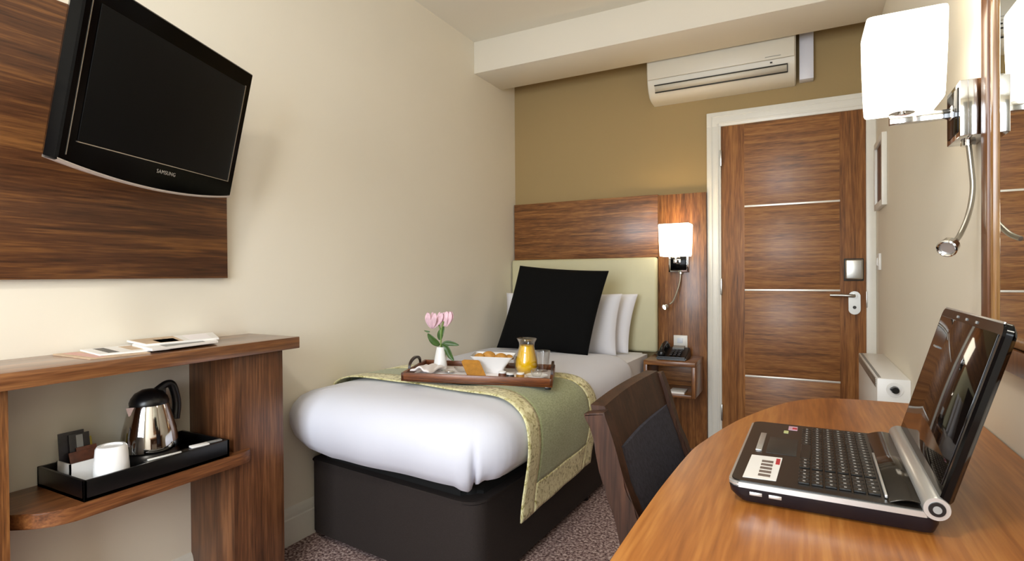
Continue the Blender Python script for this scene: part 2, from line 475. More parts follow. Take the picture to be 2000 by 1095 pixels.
# keep the front tongue in front of the column face
cut = []
for x, y in pol2:
    if y > 1.1625 and x < -1.6445: x = -1.6445
    cut.append((x, y))
pol2 = []
for p in cut:
    if not pol2 or (abs(p[0] - pol2[-1][0]) + abs(p[1] - pol2[-1][1])) > 1e-4: pol2.append(p)
obj('lower_shelf', P(prism(new(), pol2, .492, .530, .003), con), wood('console_shelf_wood', '4c2b16', '744728', '936238', axis='y', seed=13, k=.8, rough=.3, coat=.3), con)

# papers on the top board
def sheet(name, poly, z0, z1, mat, label, cat, curl=0, printmat=None, spots=(), group=None):
    cx = sum(p[0] for p in poly) / len(poly); cy = sum(p[1] for p in poly) / len(poly)
    t = thing(name, label, cat, (cx, cy, z0), group=group)
    obj('cover', prism(new(), [(x - cx, y - cy) for x, y in poly], 0, z1 - z0, .0006), mat, t)
    for (u0, u1, v0, v1, mt) in spots:   # printed blocks on the cover, in the quad's own coordinates
        a, b, c, d = [Vector(p) for p in poly[:4]]
        q = []
        for u, v in ((u0, v0), (u1, v0), (u1, v1), (u0, v1)):
            p = a * (1 - u) * (1 - v) + b * u * (1 - v) + c * u * v + d * (1 - u) * v
            q.append((p.x - cx, p.y - cy))
        obj('printed_block', prism(new(), q, z1 - z0, z1 - z0 + .0004), mt, t)
    return t
sheet('brochure', [(-1.862, .765), (-1.662, .765), (-1.640, .905), (-1.840, .93)], .887, .8905, 'taupe',
      'beige folded brochure lying leftmost on the console top, under the other papers', 'brochure',
      spots=((.05, .95, .1, .3, 'pinkprint'),))
sheet('brochure', [(-1.860, .83), (-1.690, .80), (-1.650, .965), (-1.850, 1.01)], .8905, .895, 'paper',
      'pale brochure with a dark stripe between the beige brochure and the open magazine', 'brochure',
      spots=((.1, .9, .15, .3, 'darkprint'), (.15, .8, .5, .8, 'taupe')))
sheet('newspaper', [(-1.800, .94), (-1.622, .90), (-1.640, 1.11), (-1.835, 1.19)], .895, .902, 'paper',
      'white folded newspaper lying under the magazine with colour print on the console top', 'newspaper',
      spots=((.5, .95, .2, .8, 'greyprint'),))
sheet('magazine', [(-1.868, .96), (-1.700, .925), (-1.665, 1.13), (-1.855, 1.235)], .902, .908, 'paper',
      'magazine with a tan and pink cover, topmost of the papers on the console top', 'magazine',
      spots=((.02, .98, .02, .5, 'taupe'), (.4, .95, .2, .45, 'pinkprint'), (.1, .9, .6, .9, 'napkin')))

# hospitality tray
t = thing('hospitality_tray', 'black lacquered tray with kettle and cup on the lower console shelf', 'tray', (-1.745, .93, .53))
bm = new()
x0, x1, y0, y1, z0, z1, w = -1.868, -1.622, .728, 1.132, .53, .584, .008
bx(bm, x0, x1, y0, y1, z0, z0 + .010, .001)
bx(bm, x0, x0 + w, y0, y1, z0, z1, .001); bx(bm, x1 - w, x1, y0, y1, z0, z1, .001)
bx(bm, x0, x1, y0, y0 + w, z0, z1, .001); bx(bm, x0, x1, y1 - w, y1, z0, z1, .001)
obj('tray_body', P(bm, t), 'black_tray', t)
ZT = .540
k = thing('kettle', 'polished steel electric kettle with black lid and handle on the black tray', 'kettle', (-1.765, .968, ZT))
obj('power_base', lathe(new(), [(0, 0), (.078, 0), (.080, .008), (.078, .030), (.070, .040), (0, .040)], seg=40), 'blackplastic', k)
obj('body', lathe(new(), [(0, .041), (.072, .041), (.077, .046), (.0775, .056), (.071, .10), (.060, .145), (.053, .172), (.051, .178), (0, .178)], seg=48), 'steel', k)
obj('lid', lathe(new(), [(.052, .1785), (.0525, .186), (.048, .198), (.038, .212), (.02, .222), (0, .225)], seg=32), 'blackplastic', k)
bm = new()
tube(bm, catmull([(.0, .022, .214), (0, .050, .229), (0, .068, .224), (0, .078, .196), (0, .083, .160), (0, .078, .115)]), .011, 12, radii=None, sx=1.2)
obj('handle', bm, 'blackplastic', k)
bm = new()
a0 = [(-.018, -.040, .182), (.018, -.040, .182), (.0, -.066, .178)]
v = [bm.verts.new(p) for p in ((-.020, -.040, .178), (.020, -.040, .178), (0, -.066, .178), (-.014, -.046, .128), (.014, -.046, .128), (0, -.052, .128))]
bm.faces.new((v[0], v[2], v[5], v[3])); bm.faces.new((v[2], v[1], v[4], v[5])); bm.faces.new((v[0], v[1], v[2])); bm.faces.new((v[3], v[4], v[5]))
obj('spout', bm, 'steel', k)
obj('lid_hinge', box(-.012, .012, .020, .046, .200, .222, .004), 'blackplastic', k)
m_ = thing('mug', 'white cup standing upside down at the front left of the black tray', 'cup', (-1.678, .820, ZT))
obj('cup_body', lathe(new(), [(.044, 0), (.0435, .004), (.041, .05), (.037, .098), (.033, .104), (.026, .1045), (.025, .101), (0, .101)], seg=36), 'porcelain', m_, solid=.002)
bm = new(); tube(bm, catmull([(-.040, -.002, .085), (-.062, -.004, .078), (-.066, -.004, .05), (-.044, -.002, .022)]), .005, 10)
obj('cup_handle', bm, 'porcelain', m_)
sd = thing('sachet_holder', 'white open box of sachets at the back left corner of the tray', 'box', (-1.775, .795, ZT))
bm = new()
bx(bm, -.035, .035, -.046, .046, 0, .005); bx(bm, -.035, -.031, -.046, .046, 0, .062); bx(bm, .031, .035, -.046, .046, 0, .062)
bx(bm, -.035, .035, -.046, -.042, 0, .062); bx(bm, -.035, .035, .042, .046, 0, .062)
obj('holder_box', bm, 'porcelain', sd)
for i, (dx, dy, hh, w_, mt, lb) in enumerate(((-.022, -.012, .135, .062, 'foil', 'tall black coffee sachet at the back left of the white sachet box'),
                             (-.010, .004, .128, .05, 'foil', 'black coffee sachet with a pale stripe in the middle of the white sachet box'),
                             (.002, .016, .092, .05, 'brown', 'brown sugar sachet at the front of the white sachet box'),
                             (-.016, .030, .112, .022, 'yellow', 'small yellow sachet at the right end of the white sachet box'),
                             (.014, .006, .085, .07, 'brown', 'wide brown sachet leaning in front of the other sachets'))):
    s_ = thing('sachet', lb, 'sachet', (-1.775 + dx, .795 + dy, ZT + .006), group='sachets in the white box')
    rot = Matrix.Rotation(math.radians(-6 - 3 * i), 3, 'Y')
    obj('packet', box(-.002, .002, -w_ / 2, w_ / 2, 0, hh - .006, .001, rot=rot, piv=(0, 0, 0)), mt, s_)
    if i == 1: obj('printed_band', box(.0021, .0025, -.008, .008, .03, hh - .01, 0, rot=rot, piv=(0, 0, 0)), 'greyprint', s_)
tag(obj('stirrer', box(-.004, .004, -.045, .045, 0, .004, .001, rot=Matrix.Rotation(-.12, 3, 'Z')), 'whiteplastic', loc=(-1.648, .945, ZT + .0402)),
    'thin white stirrer lying in the black tray in front of the kettle', 'stirrer')
tag(obj('sugar_packet', box(-.012, .012, -.026, .026, 0, .006, .002, rot=Matrix.Rotation(-.2, 3, 'Z')), 'paper', loc=(-1.652, 1.052, ZT + .0402)),
    'small white sugar packet right of the stirrer in the black tray', 'sugar packet')
tag(obj('sugar_packet', box(-.008, .008, -.024, .024, 0, .004, .001, rot=Matrix.Rotation(-.2, 3, 'Z')), 'greyprint', loc=(-1.655, 1.100, ZT + .0402)),
    'small grey sugar packet at the right end of the black tray', 'sugar packet')
tag(obj('tray_liner', box(-.02, .02, -.13, .10, 0, .040, .003), 'black_tray', loc=(-1.651, 1.02, ZT)),
    'black raised ledge inside the tray front carrying the stirrer and sugar packets', 'tray insert')

# ------------------------------------------------------------------ bed
bed = thing('bed', 'single divan bed with charcoal fabric base standing along the left wall', 'bed', (-1.37, 2.57, 0))
def quadp(pts, r):
    """rounded polygon from corner points with radius per corner"""
    out = []; n = len(pts)
    for i in range(n):
        p = Vector(pts[i]); a = (Vector(pts[i - 1]) - p).normalized(); b = (Vector(pts[(i + 1) % n]) - p).normalized()
        rr = r[i]
        for k in range(9):
            t = k / 8
            q = (p + a * rr) * (1 - t) ** 2 + p * 2 * t * (1 - t) + (p + b * rr) * t ** 2
            out.append((q.x, q.y))
    return out
bq = [(-1.835, 1.655), (-.958, 1.555), (-.872, 3.535), (-1.845, 3.545)]
def off(pol, d):
    c = Vector((-1.37, 2.57)); return [((x - c.x) * (1 - d / .45) + c.x, (y - c.y) * (1 - d / 1.0) + c.y) for x, y in pol]
foot = quadp(bq, (.03, .085, .02, .02))
obj('divan_base', P(prism(new(), foot, .032, .330, .004), bed), 'basefabric', bed)
bm = new()
pp = off(foot, -.004)
for ring in ((.3285, .3375),):
    prism(bm, pp, ring[0], ring[1], .003)
obj('base_piping', P(bm, bed), 'basefabric', bed)
obj('base_topper', P(prism(new(), off(foot, .035), .3375, .40, .02), bed), plain('black_base_top', '0d0c0c', .9), bed)
obj('mattress', P(prism(new(), quadp([(-1.83, 1.66), (-.93, 1.60), (-.862, 3.52), (-1.84, 3.53)], (.1, .12, .06, .05)), .40, .600, .035), bed), 'sheet', bed)
for x, y in ((-1.76, 1.73), (-1.02, 1.66), (-.95, 2.55), (-1.76, 3.4), (-.93, 3.42)):
    obj('caster', P(lathe(new(), [(0, 0), (.022, 0), (.024, .012), (.018, .032), (0, .032)], (x, y, 0), 16), bed), 'blackplastic', bed)

# duvet shell
DX0, DX1, DY0, DY1 = -1.876, -.845, 1.462, 3.20
ZTOP = .645
def foot_pt(s):
    """point on the duvet's outer outline and outward normal; s in [0,1)"""
    r1 = .175
    cs = [(DX1 - r1, DY0 + r1, -PI / 2), (DX1 - r1, DY1 - r1, 0), (DX0 + r1, DY1 - r1, PI / 2), (DX0 + .157, DY0 + .157 + .03, PI)]
    # parametrise by segments: corner arcs and straights
    return cs, r1
def outline(n):
    cs, r1 = foot_pt(0)
    pts = []
    for i, (cx, cy, a0) in enumerate(cs):
        for k in range(10):
            a = a0 + PI / 2 * k / 9
            rq = .157 if i == 3 else r1
            pts.append((cx + rq * math.cos(a), cy + rq * math.sin(a), math.cos(a), math.sin(a)))
    # resample uniformly
    m = len(pts); L = [0]
    for i in range(m):
        p, q = pts[i], pts[(i + 1) % m]; L.append(L[-1] + math.hypot(q[0] - p[0], q[1] - p[1]))
    out = []
    for j in range(n):
        s = L[-1] * j / n; i = max(0, min(m - 1, next(i for i in range(m) if L[i + 1] >= s)))
        t = (s - L[i]) / max(1e-9, L[i + 1] - L[i]); p, q = pts[i], pts[(i + 1) % m]
        o = [p[a] * (1 - t) + q[a] * t for a in range(4)]
        h = math.hypot(o[2], o[3]); out.append((o[0], o[1], o[2] / h, o[3] / h))
    return out
# profile: inset from outline, height
def dprof():
    p = [(.06, .0), (.022, .018), (.004, .055), (-.002, .10), (.002, .145), (.014, .18), (.036, .210), (.070, .232), (.108, .245), (.155, .2525)]
    return p
def puff(x, y):
    return .006 * math.sin(x * 7 + 1.3) * math.sin(y * 4 + .4) + .003 * math.sin(x * 15 + y * 9)
def duv_lip(x, y, nx, ny):
    f = max(0, -ny)          # foot end
    zl = .432 - .040 * min(1, f * 1.3)
    if x < -1.6: zl += .05 * (-1.6 - x) / .27
    return zl
bm = new(); N = 560; ol = outline(N); rows = []
for ins, h in dprof():
    row = []
    for (x, y, nx, ny) in ol:
        zl = duv_lip(x, y, nx, ny)
        hh = h / .2525
        z = zl + (ZTOP - .0 - zl) * hh
        f = max(0, -ny)
        dd = ins
        if f > .05 and hh < .6: dd += .035 * f * (1 - hh / .6) ** 1.5        # the foot end tucks under
        w = math.sin(x * 19) * .004 * (1 - hh) * f + math.sin(y * 13) * .004 * (1 - hh) * max(0, nx)
        # tuck crease at the near right corner
        ang = math.atan2(ny, nx)
        cr = math.exp(-((ang + 1.0) / .055) ** 2) * max(0, 1 - hh * 1.5)
        dd += .050 * cr + w
        z += -.018 * math.exp(-((ang + 1.28) / .22) ** 2) * max(0, 1 - hh * 1.6)
        z += .016 * math.exp(-((ang + .72) / .22) ** 2) * max(0, 1 - hh * 1.6)
        row.append(Vector((x - nx * dd, y - ny * dd, z)))
    rows.append(row)
# carry on over the top toward the centre line
cyl = [(DX0 + DX1) / 2, 0]
last = rows[-1]
for t in (.2, .45, .7):
    row = []
    for p in last:
        cx = cyl[0]; cy = min(max(p.y, DY0 + .5), DY1 - .5)
        q = Vector((p.x + (cx - p.x) * t, p.y + (cy - p.y) * t, 0))
        q.z = ZTOP + .005 * min(1, t * 1.8) + puff(q.x, q.y) * (t * 2 if t < .3 else (1.0 if t < .6 else 0))
        row.append(q)
    rows.append(row)
g = grid(bm, rows, close=True)
bm.faces.new(g[-1])
dv = obj('duvet', bm, 'duvet', angle=180)
tag(dv, 'plump white duvet covering the single bed', 'duvet')

# runner draped across the duvet
def rpath(s):
    """cross-section path over the duvet, s from the wall side to the hem on the right"""
    pts = [(-1.868, .600), (-1.84, .632), (-1.76, .656), (-1.6, .6615), (-1.3, .6625), (-1.1, .661), (-.98, .654), (-.91, .637), (-.866, .607), (-.842, .565), (-.833, .51), (-.834, .45), (-.842, .38), (-.850, .31), (-.852, .255)]
    return pts
RP = catmull([Vector((x, 0, z)) for x, z in rpath(0)], 6)
LR = [0]
for a, b in zip(RP, RP[1:]): LR.append(LR[-1] + (b - a).length)
LT = LR[-1]
def rp(s):
    d = s * LT
    for i in range(len(RP) - 1):
        if LR[i + 1] >= d:
            t = (d - LR[i]) / max(1e-9, LR[i + 1] - LR[i]); return RP[i].lerp(RP[i + 1], t)
    return RP[-1]
def interp(x, tab):
    if x <= tab[0][0]: return tab[0][1]
    for (a, b), (c, d) in zip(tab, tab[1:]):
        if x <= c:
            t = (x - a) / (c - a); t = t * t * (3 - 2 * t) if False else t; return b + (d - b) * t
    return tab[-1][1]
# near and far edge (y) against s ; s in metres along path
SIDE = LT - .40
NEAR = [(0, 1.80), (.25, 1.825), (.5, 1.812), (.75, 1.785), (.90, 1.757), (1.0, 1.720), (1.1, 1.70), (LT, 1.668)]
FAR = [(0, 2.16), (.5, 2.23), (.87, 2.31), (.99, 2.37), (1.1, 2.405), (1.25, 2.41), (LT, 2.36)]
def rsurf(s, t, lift=0):
    """s along 0..1, t 0 near .. 1 far"""
    p = rp(s); d = s * LT
    y = interp(d, NEAR) * (1 - t) + interp(d, FAR) * t
    e = .0015
    a, b = rp(max(0, s - .01)), rp(min(1, s + .01)); tn = (b - a).normalized(); nr = Vector((-tn.z, 0, tn.x))
    if nr.x < 0 and s > .75: nr = -nr
    if nr.z < 0 and s <= .75: nr = -nr
    hang = max(0, (d - (LT - .33)) / .33)
    wob = .008 * hang * math.sin(t * 9 + 1) + .003 * math.sin(t * 7 + s * 11)
    z = 0
    if d > LT - .33: z = .012 * math.sin(t * PI) * 0 - (.0) 
    q = Vector((p.x, y, p.z + z)) + nr * (lift + abs(wob) * .6)
    if .02 < s < .8: q.z += puff(q.x, q.y) * .7
    return q
BW = .10
def rmesh(s0, s1, t0, t1, lift, ns=60, ntt=16):
    bm = new(); rows = []
    for i in range(ns + 1):
        s = s0 + (s1 - s0) * i / ns
        rows.append([rsurf(s, (t0(s) if callable(t0) else t0) + ((t1(s) if callable(t1) else t1) - (t0(s) if callable(t0) else t0)) * j / ntt, lift) for j in range(ntt + 1)])
    grid(bm, rows); return bm
def wfrac(s): d = s * LT; return BW / (interp(d, FAR) - interp(d, NEAR))
run = thing('bed_runner', 'sage green bed runner with gold brocade border draped over the duvet', 'bed runner', (-1.37, 2.1, .66))
sB = 1 - BW / LT
obj('runner_panel', P(rmesh(0, sB, wfrac, lambda s: 1 - wfrac(s), .0, 80, 18), run), 'runner', run, angle=180, solid=.004, soffset=-1)
obj('border', P(rmesh(0, 1, 0, wfrac, .0015, 80, 5), run), 'brocade', run, angle=180, solid=.005, soffset=-1)['label'] = 'gold brocade border band along the near edge'
obj('border', P(rmesh(0, 1, lambda s: 1 - wfrac(s), 1, .0015, 80, 5), run), 'brocade', run, angle=180, solid=.005, soffset=-1)['label'] = 'gold brocade border band along the far edge'
obj('border', P(rmesh(sB, 1, wfrac, lambda s: 1 - wfrac(s), .0015, 10, 18), run), 'brocade', run, angle=180, solid=.005, soffset=-1)['label'] = 'gold brocade border band along the hanging hem'

# pillows and cushion
def pillow_mesh(corners, T, c=.06, flange=0, n=26, sag=0):
    BL, BR, TR, TL = [Vector(p) for p in corners]
    nrm = (BR - BL).cross(TL - BL).normalized()
    bm = new(); sides = []
    for sg in (1, -1):
        rows = []
        for i in range(n + 1):
            row = []
            for j in range(n + 1):
                u = -1 + 2 * i / n; v = -1 + 2 * j / n
                uu = u * (1 - c * (1 - v * v) * abs(u)); vv = v * (1 - c * (1 - u * u) * abs(v))
                a, b = (uu + 1) / 2, (vv + 1) / 2
                p = BL * (1 - a) * (1 - b) + BR * a * (1 - b) + TR * a * b + TL * (1 - a) * b
                fu = max(0, 1 - (abs(u) / (1 - flange)) ** 2.6) ** .55 if abs(u) < 1 - flange else 0
                fv = max(0, 1 - (abs(v) / (1 - flange)) ** 2.6) ** .55 if abs(v) < 1 - flange else 0
                t = T / 2 * fu * fv * (1 - sag * v)
                t += .0035 + .004 * math.sin(u * 6 + v * 4) * fu * fv
                row.append(p + nrm * sg * t)
            rows.append(row)
        sides.append(grid(bm, rows))
    A, B = sides
    for i in range(n):
        bm.faces.new((A[i][0], A[i + 1][0], B[i + 1][0], B[i][0])); bm.faces.new((A[i][n], A[i + 1][n], B[i + 1][n], B[i][n]))
        bm.faces.new((A[0][i], A[0][i + 1], B[0][i + 1], B[0][i])); bm.faces.new((A[n][i], A[n][i + 1], B[n][i + 1], B[n][i]))
    return bm
tag(obj('cushion', pillow_mesh([(-1.680, 2.985, .655), (-1.078, 2.96, .640), (-1.010, 3.150, 1.125), (-1.597, 3.150, 1.165)], .12, .035), 'blackfabric', angle=180),
    'large square black cushion leaning against the white pillows', 'cushion')
tag(obj('pillow', pillow_mesh([(-1.80, 3.255, .607), (-1.000, 3.255, .610), (-.975, 3.305, .985), (-1.78, 3.305, .985)], .135, .05, .03), 'pillowcase', angle=180),
    'white pillow directly behind the black cushion', 'pillow', 'white pillows standing at the headboard')
tag(obj('pillow', pillow_mesh([(-1.82, 3.395, .607), (-.965, 3.395, .608), (-.915, 3.445, .980), (-1.80, 3.445, .980)], .135, .04, .05), 'pillowcase', angle=180),
    'rear white pillow with a flanged edge against the cream headboard', 'pillow', 'white pillows standing at the headboard')

# ------------------------------------------------------------------ headboard wall
obj_hb = tag(obj('headboard', box(-1.873, -.821, 3.552, 3.602, .60, 1.214, .018, 4), 'creamleather'),
             'cream padded headboard fixed behind the pillows', 'headboard')
tag(obj('wall_panel', box(-1.872, -.823, 3.602, YB, 1.216, 1.621, .001), 'woodx'), 'horizontal walnut board on the olive wall above the cream headboard', 'wall panel')
tag(obj('wall_panel', box(-.822, -.524, 3.600, YB, 0.0, 1.614, .001), 'woodz'), 'tall upright walnut board behind the bedside wall lamp', 'wall panel')
ns = thing('bedside_box', 'walnut wall-hung open bedside box with a phone on top', 'bedside table', (-.69, 3.45, .38))
def NP(x0, x1, y0, y1, z0, z1, b=.0015): return P(box(x0, x1, y0, y1, z0, z1, b), ns)
obj('top_board', NP(-.845, -.545, 3.30, 3.599, .562, .588), 'woodx', ns)
obj('bottom_board', NP(-.823, -.567, 3.30, 3.599, .380, .398), 'woodx', ns)
obj('side_board', NP(-.567, -.545, 3.30, 3.599, .380, .562), 'woodz', ns)
obj('side_board', NP(-.845, -.823, 3.30, 3.599, .380, .562), 'woodz', ns)
obj('back_board', NP(-.823, -.567, 3.590, 3.599, .398, .562), 'woodx', ns)
tag(obj('notepad', box(-.045, .045, -.06, .06, 0, .012, .001), 'paper', loc=(-.655, 3.375, .398)), 'white notepad lying inside the open bedside box', 'notepad')
ph = thing('telephone', 'black desk telephone on the bedside box', 'telephone', (-.70, 3.44, .588))
bm = new()
v = [bm.verts.new(p) for p in ((-.085, -.085, 0), (.095, -.085, 0), (.095, .09, 0), (-.085, .09, 0), (-.08, -.083, .018), (.09, -.083, .018), (.09, .085, .062), (-.08, .085, .062))]
for f in ((0, 1, 2, 3), (4, 5, 6, 7), (0, 1, 5, 4), (1, 2, 6, 5), (2, 3, 7, 6), (3, 0, 4, 7)): bm.faces.new([v[i] for i in f])
bmesh.ops.bevel(bm, geom=bm.edges[:], offset=.006, segments=2, affect='EDGES')
obj('phone_body', bm, 'blackplastic', ph)
bm = new(); tube(bm, catmull([(-.055, -.075, .040), (-.055, -.055, .060), (-.055, 0, .078), (-.055, .06, .086), (-.055, .085, .072)]), .014, 12, radii=None, sx=.9)
lathe(bm, [(0, -.014), (.022, -.014), (.024, 0), (.018, .012), (0, .014)], (-.055, -.062, .040), 16); lathe(bm, [(0, -.014), (.022, -.014), (.024, 0), (.018, .012), (0, .014)], (-.055, .072, .068), 16)
obj('handset', bm, 'blackplastic', ph)
rt = Matrix.Rotation(math.atan2(.044, .168), 3, 'X')
kp = new()
for i in range(3):
    for j in range(4):
        y = -.06 + j * .024; x = .0 + i * .024
        bx(kp, x - .008, x + .008, y - .007, y + .007, .0235 + (y + .083) * .262, .0275 + (y + .083) * .262, .001)
obj('keypad', kp, plain('dark_keys', '26262a', .4), ph)
obj('display_card', box(-.01, .06, .040, .080, .056, .066, .001, rot=rt), 'greyprint', ph)
bm = new(); tube(bm, catmull([(-.09, .02, .012), (-.115, .06, .010), (-.10, .10, .014), (-.118, .13, .010)]), .004, 8)
obj('cord', bm, 'blackplastic', ph)
so = thing('socket_plate', 'white double socket plate on the upright walnut board above the phone', 'socket', (-.682, 3.600, .672))
obj('plate', box(-.043, .043, -.010, -.0005, -.043, .043, .003), 'whiteplastic', so)
obj('switch', box(-.020, .014, -.015, -.009, -.006, .026, .002), plain('pale_blue_switch', 'd5dbe6', .4), so)

# ------------------------------------------------------------------ wall lamps
def wall_lamp(loc, rotz, label, shade_mat, flexpts, head, headdir, dims=(.19, .165, .21), gap=.045, shade_z=.09, plate=.123, depth=.03):
    """local frame: x along the wall, -y out of the wall, z up; origin at plate centre on the wall"""
    t = thing('wall_lamp', label, 'wall lamp', loc, rotz)
    h = plate / 2
    obj('back_plate', box(-h, h, -depth, -.0005, -h, h, .002), 'chrome', t)
    obj('plate_panel', box(-h + .012, h - .012, -depth - .002, -depth, -h + .012, h - .012, .0005), 'blackgloss', t)['label'] = 'dark glossy square panel'
    W, D, Hh = dims
    bm = new(); tube(bm, [(0, -depth, .005), (0, -gap - D * .55, .005)], .009, 4)
    bx(bm, -.014, .014, -depth - .006, -depth, -.01, .02, .002)
    bx(bm, -.010, .010, -gap - D * .66, -depth, -.007, .014, .001)
    tube(bm, [(0, -gap - D * .5, .01), (0, -gap - D * .5, shade_z - Hh * 0 + .004)], .008, 12)
    obj('arm', bm, 'chrome', t)
    bm = new(); lathe(bm, [(0, -.012), (.026, -.012), (.026, -.006), (.014, 0), (0, 0)], (0, -gap - D * .5, shade_z), 20)
    obj('shade_fixing', bm, 'chrome', t)
    # opal glass shade: softly bowed square, narrower at the bottom
    bm = new(); rows = []
    for zz, sc, in ((0, .0), (0, .5), (0, .90), (.004, .925), (.012, .935), (.06, .96), (.12, .985), (.18, .998), (Hh - .006, 1.0), (Hh, .985), (Hh, .955), (Hh - .01, .95)):
        row = []
        for kk in range(56):
            a = 2 * PI * (kk + .5) / 56; n_ = 14
            cx = math.copysign(abs(math.cos(a)) ** (2 / n_), math.cos(a)); sy = math.copysign(abs(math.sin(a)) ** (2 / n_), math.sin(a))
            row.append(Vector((cx * W / 2 * max(sc, .02), sy * D / 2 * max(sc, .02) - gap - D / 2, shade_z + zz)))
        rows.append(row)
    grid(bm, rows, close=True)
    obj('shade', bm, shade_mat, t, angle=60)
    bm = new(); tube(bm, catmull(flexpts, 10), .0055, 10)
    f = obj('flexible_arm', bm, 'satin', t)
    lathe_bm = new(); lathe(lathe_bm, [(0, 0), (.014, 0), (.014, .012), (0, .012)], (flexpts[0][0], flexpts[0][1], -h - .012), 16)
    obj('socket_collar', lathe_bm, 'chrome', t)
    # reading head
    d = Vector(headdir).normalized(); q = d.to_track_quat('Z', 'Y').to_matrix()
    bm = new(); lathe(bm, [(0, -.020), (.008, -.020), (.011, -.016), (.018, -.009), (.0195, .010), (.017, .012), (.0145, .010), (.0145, .004)], seg=24)
    for v in bm.verts: v.co = q @ v.co + Vector(head)
    obj('reading_head', bm, 'chrome', t)
    bm = new(); lathe(bm, [(0, .006), (.0143, .006)], seg=20)
    for v in bm.verts: v.co = q @ v.co + Vector(head)
    obj('lens', bm, 'led' if shade_mat == 'shade' else 'silver', t)
    return t
# bedside lamp on the upright board (wall face y=3.600)
wall_lamp((-.688, 3.600, 1.178), 0, 'small lit wall lamp with white shade on the walnut board beside the headboard', 'shade',
          [(.01, -.016, -.062), (.008, -.03, -.12), (-.004, -.055, -.18), (-.022, -.085, -.24), (-.042, -.10, -.262)], (-.066, -.108, -.278), (-.6, -.75, -.35),
          dims=(.184, .15, .197), gap=.04, shade_z=.036)
# near lamp on the right wall (wall faces -x): rotate so that local -y points to world -x
wall_lamp((XR, 1.598, 1.462), -PI / 2, 'large lit wall lamp with white shade on the right wall beside the mirror', 'shade2',
          [(-.0, -.028, -.062), (.002, -.023, -.12), (.006, -.021, -.176), (.020, -.032, -.233), (.050, -.052, -.276), (.080, -.066, -.292)], (.108, -.084, -.306), (.80, -.50, -.45),
          dims=(.160, .155, .200), gap=.075, shade_z=.030, depth=.055)

# ------------------------------------------------------------------ air conditioner
ac = thing('air_conditioner', 'cream white air conditioner unit high on the olive wall beside the beam', 'air conditioner', (-.44, YB, 2.198))
bm = new()
prof = [(0, .0), (-.075, .004), (-.120, .018), (-.150, .050), (-.170, .095), (-.180, .16), (-.182, .27), (-.17, .285), (0, .29)]
rows = [[(x, y, z) for y, z in prof] for x in (-.415, -.409, .409, .415)]
rows[0] = [(x + .0, y * .96, .01 + z * .96) for x, y, z in rows[0]]; rows[3] = [(x, y * .96, .01 + z * .96) for x, y, z in rows[3]]
g = grid(bm, rows); bm.faces.new(g[0]); bm.faces.new(g[-1][::-1])
obj('casing', bm, 'acplastic', ac, angle=30)
obj('front_panel', box(-.408, .408, -.188, -.180, .115, .28, .003), 'acplastic', ac)
def acs(x0, x1, ya, za, yb, zb, name, mat):
    bm = new(); v = [bm.verts.new(p) for p in ((x0, ya, za), (x1, ya, za), (x1, yb, zb), (x0, yb, zb))]; bm.faces.new(v)
    return obj(name, bm, mat, ac, solid=.002, soffset=0)
acs(-.37, .375, -.1755, .083, -.173, .077, 'air_slot', 'darkslot')
acs(-.37, .375, -.152, .045, -.147, .040, 'air_slot', 'darkslot')
acs(.371, .375, -.1755, .083, -.147, .040, 'air_slot', 'darkslot')
acs(-.368, .369, -.1735, .075, -.153, .047, 'louvre_flap', 'acplastic')
acs(.26, .34, -.190, .131, -.190, .129, 'panel_mark', 'greyprint')
acs(.285, .297, -.1795, .103, -.1790, .096, 'indicator_light', 'darkslot')
tag(obj('trunking_box', box(-.008, .064, YB - .07, YB, 2.210, 2.50, .002), plain('white_trunking', 'dcdbe2', .4)),
    'white upright trunking box right of the air conditioner', 'trunking')

# ------------------------------------------------------------------ right wall: heater, picture, switch, mirror
he = thing('panel_heater', 'white wall-mounted panel heater beside the walnut door', 'heater', (XR, 2.92, .25))
obj('case', P(box(.257, XR, 2.535, 3.305, .25, .695, .004), he), 'heater', he)
bm = new()
for i in range(5):
    z = .655 + i * .0075
    bx(bm, .2545, .258, 2.56, 3.28, z, z + .0035, .0005)
obj('grille', P(bm, he), 'satin', he)
bm = new(); bx(bm, .262, .272, 2.55, 3.29, .6945, .6965, .0005)
obj('top_slot', P(bm, he), 'greyprint', he)
bm = new(); lathe(bm, [(0, -.004), (.028, -.004), (.028, -.001), (0, -.001)], (.314, 2.535, .655), 28, 'y')
obj('dial_surround', P(bm, he), 'heater', he)
bm = new(); lathe(bm, [(0, -.022), (.012, -.022), (.014, -.004), (0, -.004)], (.314, 2.535, .655), 20, 'y'); bx(bm, .297, .322, 2.515, 2.53, .650, .660, .002, rot=Matrix.Rotation(.5, 3, 'Y'))
obj('dial', P(bm, he), 'blackplastic', he)

pc = thing('picture_frame', 'small white framed picture on the right wall next to the door', 'picture', (XR, 3.36, 1.60))
bm = new()
y0, y1, z0, z1 = 3.18, 3.50, 1.43, 1.78
x0 = XR - .022
ringx(bm, x0, XR - .0005, y0, y1, z0, z1, .03, .001)
obj('frame', P(bm, pc), 'trim', pc)
obj('print', P(box(XR - .010, XR - .001, y0 + .028, y1 - .028, z0 + .028, z1 - .028, 0), pc), 'brownart', pc)
sw = thing('light_switch', 'white light switch plate on the right wall below the picture', 'switch', (XR, 3.44, 1.16))
obj('plate', box(-.012, -.0005, -.043, .043, -.043, .043, .002), 'whiteplastic', sw)
obj('rocker', box(-.018, -.011, -.012, .012, -.02, .02, .001), 'whiteplastic', sw)

